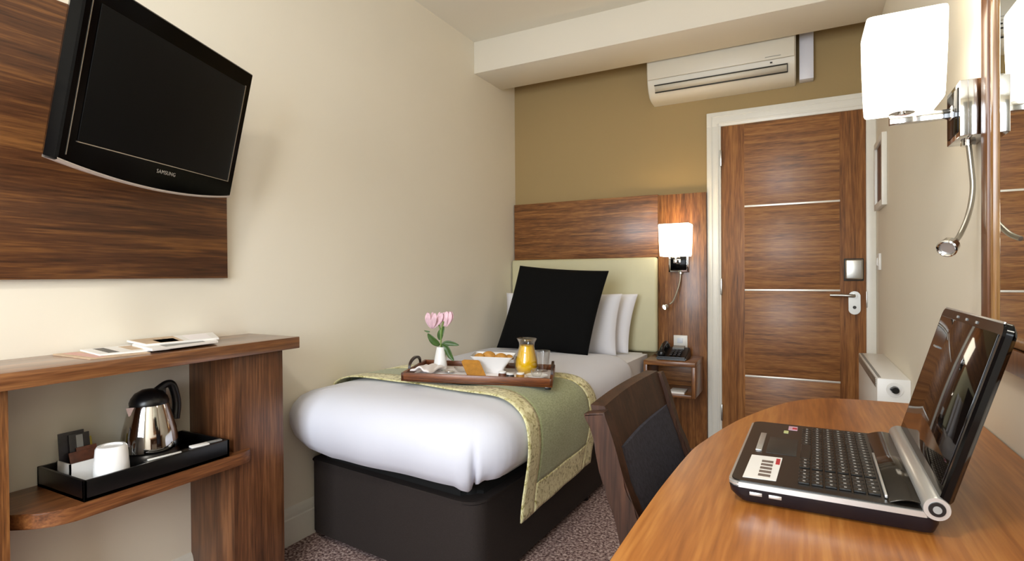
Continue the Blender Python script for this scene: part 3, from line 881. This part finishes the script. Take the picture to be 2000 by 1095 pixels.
mi = thing('wall_mirror', 'tall wood-framed mirror on the right wall above the desk', 'mirror', (XR, 1.0, .91))
my0, my1, mz0, mz1 = .45, 1.524, .912, 2.15
fx = XR - .022
bm = new()
ringx(bm, fx, XR - .001, my0, my1, mz0, mz1, .045, .002)
obj('frame', P(bm, mi), wood('mirror_frame_wood', '55321a', '754a2a', '8f643e', axis='z', seed=21, k=.8, rough=.3), mi)
bm = new(); a, b = .045, .066
ringx(bm, fx + .003, XR - .001, my0 + a + .002, my1 - a - .002, mz0 + a + .002, mz1 - a - .002, b - a, .006)
obj('bead_moulding', P(bm, mi), wood('mirror_bead_wood', '7a5129', '9a6e3d', 'b58a55', axis='z', seed=22, rough=.25, coat=.4), mi)
obj('mirror_glass', P(box(XR - .012, XR - .002, my0 + .06, my1 - .06, mz0 + .06, mz1 - .06, 0), mi), 'mirror', mi)

# ------------------------------------------------------------------ desk
DZ = .755
dk = thing('desk', 'walnut desk with a half-oval top along the right wall', 'desk', (.08, 1.0, 0))
edge = catmull([(x, y, 0) for x, y in ((-.206, .10), (-.206, .40), (-.206, .64), (-.205, .80), (-.202, .93), (-.192, 1.114), (-.177, 1.208), (-.155, 1.314), (-.127, 1.42), (-.082, 1.545), (-.034, 1.65), (.020, 1.722), (.08, 1.757), (.16, 1.772), (.30, 1.776), (XR - .002, 1.776))], 4)
pol = [(p.x, p.y) for p in edge] + [(XR - .002, .10)]
obj('desk_top', P(prism(new(), pol, DZ - .034, DZ, .002), dk), 'desk', dk)
obj('leg_panel', P(box(-.12, .34, 1.50, 1.535, 0, DZ - .034, .002), dk), 'woodz', dk)
obj('leg_panel', P(box(-.12, .34, .16, .195, 0, DZ - .034, .002), dk), 'woodz', dk)
obj('modesty_rail', P(box(.31, .335, .195, 1.50, .50, DZ - .034, .002), dk), 'woody', dk)

# ------------------------------------------------------------------ chair
ch = thing('desk_chair', 'dark wood chair with grey upholstered back drawn up to the desk', 'chair', (-.10, 1.115, 0))
def side_post(y0, y1):
    # outline in x,z of the rear post (leg + back upright)
    back = [(-.315, 0), (-.262, .25), (-.245, .45), (-.272, .66), (-.300, .75), (-.3165, .825), (-.332, .862)]
    front = [(-.285, 0), (-.225, .25), (-.200, .45), (-.226, .66), (-.258, .75), (-.280, .825), (-.296, .868)]
    bk = catmull([(x, 0, z) for x, z in back], 5); fr = catmull([(x, 0, z) for x, z in front], 5)
    bm = new(); rows = []
    for a, b in zip(bk, fr): rows.append([(a.x, y0, a.z), (b.x, y0, b.z), (b.x, y1, b.z), (a.x, y1, a.z)])
    g = grid(bm, rows, close=True); bm.faces.new(g[0]); bm.faces.new(g[-1][::-1])
    bmesh.ops.bevel(bm, geom=[e for e in bm.edges if abs(e.verts[0].co.y - e.verts[1].co.y) < 1e-5 and abs(e.verts[0].co.z - e.verts[1].co.z) > .004], offset=.003, segments=2, affect='EDGES')
    return bm
obj('rear_leg', P(side_post(.890, .921), ch), 'chairwood', ch)
obj('rear_leg', P(side_post(1.315, 1.346), ch), 'chairwood', ch)
# back slab lies along the posts, slightly bowed
def slab(y0, y1, za, zb, thick, shift, bow=.02, n=14, rnd=0):
    """za..zb measured up the leaning back"""
    def bxz(z): return interp(z, [(.45, -.222), (.66, -.249), (.75, -.279), (.825, -.298), (.875, -.314)])
    bm = new(); A = []; B = []
    for i in range(n + 1):
        t = i / n; y = y0 + (y1 - y0) * t; bb = -bow * math.sin(PI * t)
        ra = []; rb = []
        for j in range(9):
            z = za + (zb - za) * j / 8
            e = 0
            if rnd:
                e = rnd * (max(0, abs(2 * t - 1) ** 6) + max(0, abs(j / 4 - 1) ** 4)) * .5
            x = bxz(z) + bb + shift
            ra.append((x + thick / 2 - e, y, z)); rb.append((x - thick / 2 + e, y, z))
        A.append(ra); B.append(rb)
    ga = grid(bm, A); gb = grid(bm, B)
    for i in range(n):
        bm.faces.new((ga[i][0], ga[i + 1][0], gb[i + 1][0], gb[i][0])); bm.faces.new((ga[i][8], ga[i + 1][8], gb[i + 1][8], gb[i][8]))
    for j in range(8):
        bm.faces.new((ga[0][j], ga[0][j + 1], gb[0][j + 1], gb[0][j])); bm.faces.new((ga[n][j], ga[n][j + 1], gb[n][j + 1], gb[n][j]))
    return bm
cb = thing if False else None
obj('top_rail', P(slab(.921, 1.315, .795, .872, .026, -.004, .008), ch), 'chairwood', ch)
obj('back_pad', P(slab(.925, 1.311, .50, .796, .030, .006, .008, rnd=.012), ch), 'greyfabric', ch, angle=60)
obj('lower_rail', P(slab(.921, 1.315, .455, .50, .024, -.002, .008), ch), 'chairwood', ch)
bm = new(); bx(bm, -.235, .20, .892, 1.344, .445, .50, .022, 4)
obj('seat_pad', P(bm, ch), 'greyfabric', ch)
bm = new(); bx(bm, -.215, .185, .905, 1.331, .395, .445, .004)
obj('seat_frame', P(bm, ch), 'chairwood', ch)
for y in (.905, 1.296):
    bm = new(); rows = [[(.148 + q, y + q, 0), (.182, y + q, 0), (.182, y + .035 - q, 0), (.148 + q, y + .035 - q, 0)] for q in (.006,)]
    bx(bm, .15, .185, y, y + .035, 0, .395, .003); obj('front_leg', P(bm, ch), 'chairwood', ch)

# ------------------------------------------------------------------ laptop
lp = thing('laptop', 'open black and silver laptop on the walnut desk', 'laptop', (.035, 1.076, DZ), math.radians(-1.2))
LX0, LX1, LY0, LY1 = -.096 - .035, .163 - .035, .884 - 1.076, 1.266 - 1.076
zt = .036
def rr(x0, x1, y0, y1, r): return quadp([(x0, y0), (x1, y0), (x1, y1), (x0, y1)], (r,) * 4)
bm = new()
lo = rr(LX0 + .014, LX1 - .004, LY0 + .008, LY1 - .008, .016); mid = rr(LX0 + .002, LX1, LY0 + .001, LY1 - .001, .02); hi = rr(LX0, LX1, LY0, LY1, .02)
g = grid(bm, [[(x, y, .004) for x, y in lo], [(x, y, .016) for x, y in mid], [(x, y, .026) for x, y in hi]], close=True)
bm.faces.new(g[0][::-1]); bm.faces.new(g[-1])
base = obj('base_case', bm, plain('dark_navy_plastic', '0c0d16', .3), lp)
bm = new(); prism(bm, hi, .026, .0335, .0025)
obj('edge_trim', bm, 'silver', lp)['label'] = 'silver rim around the keyboard deck'
obj('keyboard_deck', prism(new(), rr(LX0 + .004, LX1 - .002, LY0 + .004, LY1 - .004, .017), .0335, .0355, .0008), plain('deck_black', '16130f', .28), lp)
zt = .0355
def L(x, y): return x - .035, y - 1.076
for x in (-.0655, -.0395):
    a, _ = L(x, 0); obj('usb_port', box(a, a + .017, LY0 - .0008 + .0005, LY0 + .002, .0165, .0215, .0004), 'silver', lp)
# touchpad, buttons, stickers
obj('touchpad', box(-.055 - .035, -.008 - .035, 1.045 - 1.076, 1.150 - 1.076, zt, zt + .0006, .0002), plain('touchpad_black', '211c19', .45), lp)
obj('touchpad_button', box(-.072 - .035, -.062 - .035, 1.052 - 1.076, 1.168 - 1.076, zt, zt + .0018, .0005), 'silver', lp)
stk = obj('white_sticker', prism(new(), [(-.075 - .035, 1.021 - 1.076), (-.028 - .035, 1.025 - 1.076), (-.031 - .035, .907 - 1.076), (-.077 - .035, .903 - 1.076)], zt, zt + .0006), 'paper', lp)
for i in range(5):
    y = .935 + i * .0; 
    bm = new(); xx = -.0515 - .035
    prism(bm, [(xx - .003 + i * 0, .925 - 1.076), (xx, .925 - 1.076)], 0, 0) if False else None
bm = new()
for i in range(5):
    yy = .918 + i * .0175 - 1.076
    bx(bm, -.0570 - .035, -.0400 - .035, yy, yy + .011, zt + .0006, zt + .001)
obj('printed_icons', bm, plain('print_brown', '6d5f58', .5), stk)
obj('red_mark', box(-.0365 - .035, -.0305 - .035, .985 - 1.076, 1.016 - 1.076, zt + .0006, zt + .001, 0), 'red', stk)
st2 = obj('corner_sticker', box(-.027 - .035, -.011 - .035, 1.218 - 1.076, 1.247 - 1.076, zt, zt + .0006, 0), plain('sticker_pink', 'c9a3b4', .4), lp)
obj('red_mark', box(-.020 - .035, -.012 - .035, 1.224 - 1.076, 1.236 - 1.076, zt + .0006, zt + .001, 0), 'red', st2)
obj('corner_sticker', box(-.034 - .035, -.026 - .035, 1.19 - 1.076, 1.208 - 1.076, zt, zt + .0006, 0), plain('sticker_yellow', 'c3c98c', .4), lp)
# keyboard: rows run along y, six rows stepping away from the user (x)
keym = plain('key_black', '0e0d0c', .35)
bm = new(); kx0, ky0, ky1 = -.002 - .035, .908 - 1.076, 1.248 - 1.076
legend = new()
for r in range(6):
    x = kx0 + r * .0175
    y = ky0 + .004
    while y < ky1 - .012:
        w = .0165
        if r == 0 and 1.02 - 1.076 < y < 1.10 - 1.076: w = .088
        if abs(y - (ky0 + .075)) < .008: y += .006
        if y + w > ky1: w = ky1 - y
        bx(bm, x, x + .0150, y, y + w - .002, zt, zt + .0030, .0007, 1)
        if w < .03:
            bx(legend, x + .006, x + .0095, y + w / 2 - .0025, y + w / 2 + .0010, zt + .0030, zt + .0032)
        y += w
kb = obj('keyboard', bm, keym, lp)
obj('key_legends', legend, plain('legend_grey', '9a9894', .5), kb)
# curved speaker bar between keyboard and hinge
bm = new(); rows = []
for i in range(13):
    t = i / 12; x = .106 - .035 + .040 * t; z = zt + .0075 * math.sin(t * PI * .75)
    rows.append([(x, LY0 + .010, z), (x, LY1 - .010, z)])
grid(bm, rows); obj('speaker_panel', bm, plain('smoked_gloss', '2b2620', .12, .5), lp, solid=.002)
obj('touch_strip', box(.104 - .035, .1075 - .035, .905 - 1.076, 1.11 - 1.076, zt + .001, zt + .0055, .0008), 'silver', lp)
hx, hz = .158 - .035, .040
bm = new(); lathe(bm, [(0, LY0 - .002), (.0145, LY0 - .002), (.0155, LY0 + .001), (.0155, LY1 - .001), (.0145, LY1 + .002), (0, LY1 + .002)], (hx, 0, hz), 32, 'y')
hg = obj('hinge_barrel', bm, 'silver', lp)
bm = new(); lathe(bm, [(0, -.0032), (.009, -.0032), (.0095, -.002), (.0095, 0), (0, 0)], (hx, LY0 - .001, hz), 28, 'y')
obj('hinge_cap', bm, 'blackplastic', hg)
bm = new(); lathe(bm, [(0, -.0042), (.0048, -.0042), (.005, -.003), (0, -.003)], (hx, LY0 - .001, hz), 24, 'y')
obj('cap_centre', bm, 'greyprint', hg)
# lid: leaning back
ang = math.atan2(.068, .235); LL = .246
lr = Matrix.Rotation(ang, 3, 'Y')
def lidpt(bm):
    for v in bm.verts: v.co = lr @ v.co + Vector((hx + .002, 0, hz + .006))
    return bm
def rr3(h0, h1, y0, y1, r, x):
    return [Vector((x, p[1], p[0])) for p in quadp([(h0, y0), (h1, y0), (h1, y1), (h0, y1)], (.004, r, r, .004))]
bm = new(); g = grid(bm, [rr3(.002, LL - .002, LY0 + .003, LY1 - .003, .018, -.001), rr3(0, LL, LY0, LY1, .02, .002), rr3(0, LL, LY0, LY1, .02, .009), rr3(.006, LL - .006, LY0 + .008, LY1 - .008, .018, .015)], close=True)
bm.faces.new(g[0]); bm.faces.new(g[-1][::-1])
lid = obj('lid', lidpt(bm), 'lidgloss', lp)
obj('screen', lidpt(box(-.0022, .001, LY0 + .014, LY1 - .014, .022, LL - .016, .0005)), 'lcd', lid)
bm = new(); bx(bm, -.0015, .0005, LY0 + .01, LY1 - .02, LL - .0022, LL + .0008, .0005)
obj('lid_edge', lidpt(bm), 'silver', lid)
obj('screen_mark', lidpt(box(-.0026, -.0020, LY1 - .062, LY1 - .036, LL - .072, LL - .069, 0)), 'greyprint', lid)
for yy in (-.06, .0, .06):
    obj('bezel_bumper', lidpt(box(-.0026, -.0008, yy - .003, yy + .003, LL - .012, LL - .008, .0004)), 'greyprint', lid)

# ------------------------------------------------------------------ breakfast tray on the bed
TA = math.radians(21.5); TT = math.radians(1.7)
tx, ty, tz = -1.444, 1.767, .6765
TW, TD = .615, .355
TM = Matrix.Translation((tx, ty, tz)) @ Matrix.Rotation(TA, 4, 'Z') @ Matrix.Rotation(TT, 4, 'Y')
def TP(u, v, w=0): return TM @ Vector((u, v, w))
bt = thing('breakfast_tray', 'mahogany breakfast tray with curved dark handles on the bed runner', 'tray', (tx, ty, tz), TA)
bt.rotation_euler = (0, TT, TA)
bm = new(); bx(bm, 0, TW, 0, TD, 0, .008, .001)
bx(bm, 0, TW, 0, .012, 0, .034, .002); bx(bm, 0, TW, TD - .012, TD, 0, .034, .002)
bx(bm, 0, .012, 0, TD, 0, .034, .002); bx(bm, TW - .012, TW, 0, TD, 0, .034, .002)
obj('tray_frame', bm, 'traywood', bt)
for u in (.006, TW - .006):
    s = 1 if u > .3 else 0
    bm = new(); n = 18
    rows = []
    for i in range(n + 1):
        a = PI * i / n
        y = TD / 2 - .085 * math.cos(a); z = .032 + .038 * math.sin(a) ** .8
        rows.append([(u - .005, y, z - .005), (u + .005, y, z - .005), (u + .005, y, z + .005), (u - .005, y, z + .005)])
    g = grid(bm, rows, close=True); bm.faces.new(g[0]); bm.faces.new(g[-1][::-1])
    obj('handle', bm, plain('dark_handle_wood', '2c1a12', .4), bt)
obj('foot', box(TW - .03, TW - .005, .004, .03, -.010, 0, .002), 'blackplastic', bt)
# napkin lining
tag(obj('napkin', box(.016, TW - .016, .016, TD - .016, .0085, .0115, .001), 'napkin', loc=(tx, ty, tz)), 'white cloth lining the inside of the breakfast tray', 'napkin').rotation_euler = (0, TT, TA)
ZB = .0120
def T(name, label, cat, u, v, group=None, w=ZB):
    t = thing(name, label, cat, TP(u, v, w), TA, group); t.rotation_euler = (0, TT, TA); return t
# folded napkin at left
bm = new(); rows = []
for i in range(9):
    rows.append([(-.045 + .011 * i, -.08 + .02 * j, .012 + .020 * math.exp(-((i - 4) / 2.2) ** 2) * (1 - .08 * j) + .006 * math.sin(i * 1.9 + j)) for j in range(9)])
g = grid(bm, rows)
nk = obj('folded_napkin', bm, 'napkin', solid=.010, soffset=-1, subd=1, loc=TP(.075, .13, ZB))
nk.rotation_euler = (0, TT, TA - .2)
tag(nk, 'crumpled white napkin inside the left end of the breakfast tray', 'napkin')
# vase with flower
vs = T('vase', 'small white vase holding pink flowers at the left of the breakfast tray', 'vase', .105, .238)
obj('vase_body', lathe(new(), [(0, 0), (.028, 0), (.031, .006), (.030, .02), (.026, .05), (.021, .08), (.018, .098), (.017, .100), (.015, .098), (.014, .08)], seg=28), 'porcelain', vs)
fl = T('flower', 'pink lily flowers with dark green leaves standing in the white vase', 'flower', .105, .238, w=ZB + .05)
fl.rotation_euler = (0, 0, 0)
bm = new(); tube(bm, catmull([(0, 0, 0), (.002, 0, .05), (.004, 0, .10), (-.004, 0, .14), (-.020, -.003, .165)]), .0035, 8)
tube(bm, catmull([(.004, 0, .095), (.008, 0, .13), (.018, 0, .165)]), .003, 8)
obj('stem', bm, 'stemgreen', fl)
def leaf(pts, w, parent, mat='leaf', name='leaf', tw=0):
    c = catmull(pts, 5); bm = new(); rows = []
    n = len(c)
    for i, p in enumerate(c):
        t = i / (n - 1); d = (c[min(i + 1, n - 1)] - c[max(i - 1, 0)]).normalized()
        side = d.cross(Vector((.15, -1, .1 + tw))).normalized()
        ww = w * math.sin(PI * min(1, t * .93 + .07)) ** .8
        up = side.cross(d).normalized()
        rows.append([p - side * ww, p - side * ww * .5 - up * ww * .2, p - up * ww * .35, p + side * ww * .5 - up * ww * .2, p + side * ww])
    grid(bm, rows); return obj(name, bm, mat, parent, angle=180, solid=.0012)
ex = Vector((.885, .4656, 0))   # image-right direction
def FR(a, z, d=0): return tuple(ex * a + Vector((-.4656, .885, 0)) * d + Vector((0, 0, z)))
S = .00228   # metres per photo pixel at the vase
leaf([FR(-.004, .056), FR(-.030, .078, -.01), FR(-.055, .112, -.01)], .016, fl)
leaf([FR(.006, .058), FR(.035, .066, .0), FR(.085, .056, .0)], .012, fl)
leaf([FR(.006, .058), FR(.028, .045, -.01), (FR(.045, .01, -.012)), FR(.062, -.012, -.012)], .014, fl)
leaf([FR(.004, .060), FR(.016, .03, .0), FR(.020, -.012, 0)], .010, fl)
leaf([FR(-.002, .080), FR(.002, .11, -.006), FR(.018, .142, -.004)], .015, fl)
leaf([FR(-.045, .118, -.005), FR(-.056, .119, -.005), FR(-.072, .124, -.005)], .004, fl)
for cx, cz, n_, ln, sp in ((-.030, .158, 7, .072, .88), (.030, .166, 5, .068, .25)):
    for i in range(n_):
        a = 2 * PI * i / n_ + .3
        r0 = ln * sp * .6
        p0 = FR(cx, cz - .022, 0)
        if n_ == 6: base = Vector(FR(cx + .012, cz - .03)); tip = base + Vector(FR(-.35 * ln + math.cos(a) * r0, ln * .95 + .25 * math.sin(a) * r0, math.sin(a) * r0))
        else: base = Vector(FR(cx - .006, cz - .025)); tip = base + Vector(FR(.25 * ln + math.cos(a) * r0, ln, math.sin(a) * r0))
        midp = base.lerp(tip, .55) + Vector(FR(math.cos(a) * .010, .0, math.sin(a) * .010))
        leaf([base, midp, tip], .0125, fl, 'pink', 'petal', tw=math.sin(a) * .8)
obj('bud', lathe(new(), [(0, 0), (.004, .004), (.005, .014), (.002, .024), (0, .026)], FR(.012, .175), 10), 'leaf', fl)
# spoon next to the vase
sp = T('spoon', 'steel spoon lying beside the vase on the breakfast tray', 'spoon', .165, .155)
bm = new(); lathe(bm, [(0, .000), (.012, .001), (.017, .005), (.018, .008)], (0, 0, 0), 20, 'z', (1.35, .9)); tube(bm, [(-.02, 0, .007), (-.06, .004, .009), (-.095, .008, .005)], .003, 8)
obj('spoon_body', bm, 'steel', sp, solid=.001)
# saucer with butter dish
sc = T('saucer', 'small glass dish between the vase and the slice of toast', 'dish', .215, .19)
obj('dish', lathe(new(), [(0, .002), (.02, .002), (.028, .010), (.036, .020), (.037, .021), (.030, .011), (.020, .005), (0, .005)], seg=28), 'glass', sc)
# toast slab leaning on bread basket
to = T('toast', 'golden brown slice leaning against the white bread dish', 'toast', .286, .098)
rot = Matrix.Rotation(math.radians(-52), 3, 'X')
bm = new(); prism(bm, quadp([(-.030, 0), (.050, 0), (.012, .074), (-.070, .074)], (.012, .006, .01, .02)), 0, .010, .003)
for v_ in bm.verts: v_.co = Matrix.Rotation(math.radians(50), 3, 'X') @ v_.co
obj('slice', bm, 'toast', to)
# white flared bread dish
bd = T('bread_dish', 'white square flared dish full of pastries in the middle of the breakfast tray', 'dish', .345, .235)
bm = new()
def sq(r, z, e=1.0): return [Vector((p[0] * e, p[1], z)) for p in quadp([(-r, -r), (r, -r), (r, r), (-r, r)], (.014,) * 4)]
g = grid(bm, [sq(.045, 0), sq(.058, .03), sq(.078, .074, 1.2), sq(.076, .075, 1.2), sq(.054, .03), sq(.042, .006)], close=True)
bm.faces.new(g[0][::-1]); bm.faces.new(g[-1])
obj('dish_body', bm, 'porcelain', bd)
obj('cloth_liner', prism(new(), [(-.066, -.062), (.066, -.062), (.066, .062), (-.066, .062)], .044, .050, .001), 'napkin', bd)
for i, (a, b, c, r, lb) in enumerate(((-.060, -.010, .078, .024, 'small golden pastry at the left of the white bread dish'), (-.022, .010, .084, .030, 'round golden pastry left of centre in the white bread dish'),
                                 (.034, .0, .085, .026, 'tall golden pastry right of centre in the white bread dish'), (.068, .012, .078, .020, 'small golden pastry at the right of the white bread dish'))):
    pz = TP(.345 + a, .235 + b, ZB + .051)
    p_ = obj('pastry', lathe(new(), [(0, 0), (r * .9, .004), (r, r * .5), (r * .75, r * .95), (r * .3, r * 1.2), (0, r * 1.22)], (0, 0, 0), 20, 'z', (1.1, .8)), 'bread', loc=pz)
    p_.rotation_euler = (0, 0, TA); tag(p_, lb, 'pastry', 'pastries in the white bread dish')
# carafe
cf = T('juice_jug', 'glass jug of orange juice on the breakfast tray in front of the cushion', 'jug', .492, .225)
obj('jug_glass', lathe(new(), [(0, 0), (.034, 0), (.044, .012), (.050, .035), (.048, .06), (.038, .095), (.032, .118), (.033, .135), (.043, .153)], seg=36), 'glass', cf, solid=.0015)
obj('juice', lathe(new(), [(0, .003), (.032, .003), (.042, .014), (.0482, .035), (.0462, .06), (.0362, .095), (.0305, .118), (.0305, .122), (0, .122)], seg=36), 'juice', cf)
tag_m = T('glass_mug', 'clear glass mug behind the juice jug on the left side', 'glass', .462, .315)
obj('mug_glass', lathe(new(), [(0, 0), (.026, 0), (.034, .03), (.040, .062), (.040, .066)], seg=28), 'glass', tag_m, solid=.0015)
bm = new(); tube(bm, catmull([(-.036, 0, .055), (-.058, 0, .060), (-.066, 0, .042), (-.054, 0, .022), (-.033, 0, .02)]), .0045, 8)
obj('handle', bm, 'glass', tag_m)
gl = T('drinking_glass', 'empty clear tumbler right of the orange juice jug', 'glass', .558, .295)
obj('tumbler', lathe(new(), [(0, 0), (.026, 0), (.031, .04), (.035, .088), (.036, .092)], seg=28), 'glass', gl, solid=.0015)
jar = [('jam_pot', 'jam jar', .405, .085, 'brown', 'small dark jam jar in front of the juice jug, left of three'), ('jam_pot', 'jam jar', .440, .060, 'foil', 'small black-lidded jam jar in front of the juice jug, middle of three'),
       ('jam_pot', 'jam jar', .480, .075, 'toast', 'small honey jar in front of the juice jug, right of three')]
for nm, ct, u, v, mt, lb in jar:
    j = T(nm, lb, ct, u, v, 'jam jars on the breakfast tray')
    obj('jar', lathe(new(), [(0, 0), (.015, 0), (.017, .004), (.017, .018), (.014, .022), (0, .022)], seg=20), mt, j)
    obj('lid', lathe(new(), [(0, .0225), (.0155, .0225), (.0155, .029), (0, .030)], seg=20), 'porcelain', j)
s2 = T('saucer', 'white saucer at the right end of the breakfast tray', 'saucer', .545, .115)
obj('plate', lathe(new(), [(0, .002), (.024, .002), (.040, .010), (.046, .014), (.047, .015), (.040, .012), (.024, .005), (0, .005)], seg=28), 'porcelain', s2)
obj('cup', lathe(new(), [(0, .006), (.014, .006), (.022, .016), (.026, .032), (.0265, .034)], seg=24), 'glass', s2, solid=.001)

# ------------------------------------------------------------------ lamp and curtains behind the camera
cl = thing('ceiling_lamp', 'round white ceiling lamp in front of the window', 'ceiling lamp', (-.55, -.35, ZC))
obj('lamp_base', lathe(new(), [(0, 0), (.19, 0), (.19, -.03), (.18, -.035), (0, -.035)], seg=32), 'trim', cl)
for nm, xa, xb in (('left', WX0 - .25, WX0 + .12), ('right', WX1 - .12, XR - .03)):
    bm = new(); rows = []
    for i in range(41):
        x = xa + (xb - xa) * i / 40; y = YF + .07 + .022 * math.sin(i * 1.25)
        rows.append([(x, y, .06), (x, y, 1.2), (x, y, 2.42)])
    grid(bm, rows); tag(obj('curtain', bm, 'greycard', solid=.003, angle=180), 'pleated grey curtain hanging at the %s side of the window' % nm, 'curtain', 'curtains')

def area(name, loc, rot, sx, sy, power, col, disk=False):
    l = bpy.data.lights.new(name, 'AREA'); l.shape = 'ELLIPSE' if disk else 'RECTANGLE'; l.size = sx; l.size_y = sy
    l.energy = power; l.color = col
    o = bpy.data.objects.new(name, l); C.objects.link(o); o.location = loc; o.rotation_euler = rot
    return o
area('window_daylight', ((WX0 + WX1) / 2, YF - .12, (WZ0 + WZ1) / 2), (PI / 2, 0, 0), WX1 - WX0, WZ1 - WZ0, 105, (.86, .93, 1.0))
area('ceiling_lamp_light', (-.55, -.35, ZC - .045), (0, 0, 0), .32, .32, 22, (1.0, .93, .82), True)

w = bpy.data.worlds.new('World'); scene.world = w; w.use_nodes = True
w.node_tree.nodes['Background'].inputs[0].default_value = (.75, .85, 1, 1)
w.node_tree.nodes['Background'].inputs[1].default_value = .8

# ------------------------------------------------------------------ camera
F = 1074.8
yaw, pit, rol = [math.radians(a) for a in (27.75112, -.47365, -.42756)]
fw = Vector((-math.sin(yaw) * math.cos(pit), math.cos(yaw) * math.cos(pit), math.sin(pit)))
r = Vector((math.cos(yaw), math.sin(yaw), 0)); u = r.cross(fw)
r2 = r * math.cos(rol) + u * math.sin(rol); u2 = -r * math.sin(rol) + u * math.cos(rol)
cam = bpy.data.cameras.new('camera'); co = bpy.data.objects.new('camera', cam); C.objects.link(co)
cam.sensor_width = 36; cam.lens = F / 2000 * 36; cam.clip_start = .02
co.matrix_world = Matrix(((r2.x, u2.x, -fw.x, 0), (r2.y, u2.y, -fw.y, 0), (r2.z, u2.z, -fw.z, 1.1), (0, 0, 0, 1)))
scene.camera = co
scene.view_settings.view_transform = 'Standard'; scene.view_settings.look = 'None'
scene.view_settings.exposure = 0.08; scene.view_settings.gamma = 1; scene.view_settings.use_curve_mapping = False
scene.cycles.max_bounces = 8; scene.cycles.diffuse_bounces = 5; scene.cycles.transparent_max_bounces = 12
scene.cycles.sample_clamp_indirect = 6; scene.cycles.caustics_reflective = False; scene.cycles.caustics_refractive = False
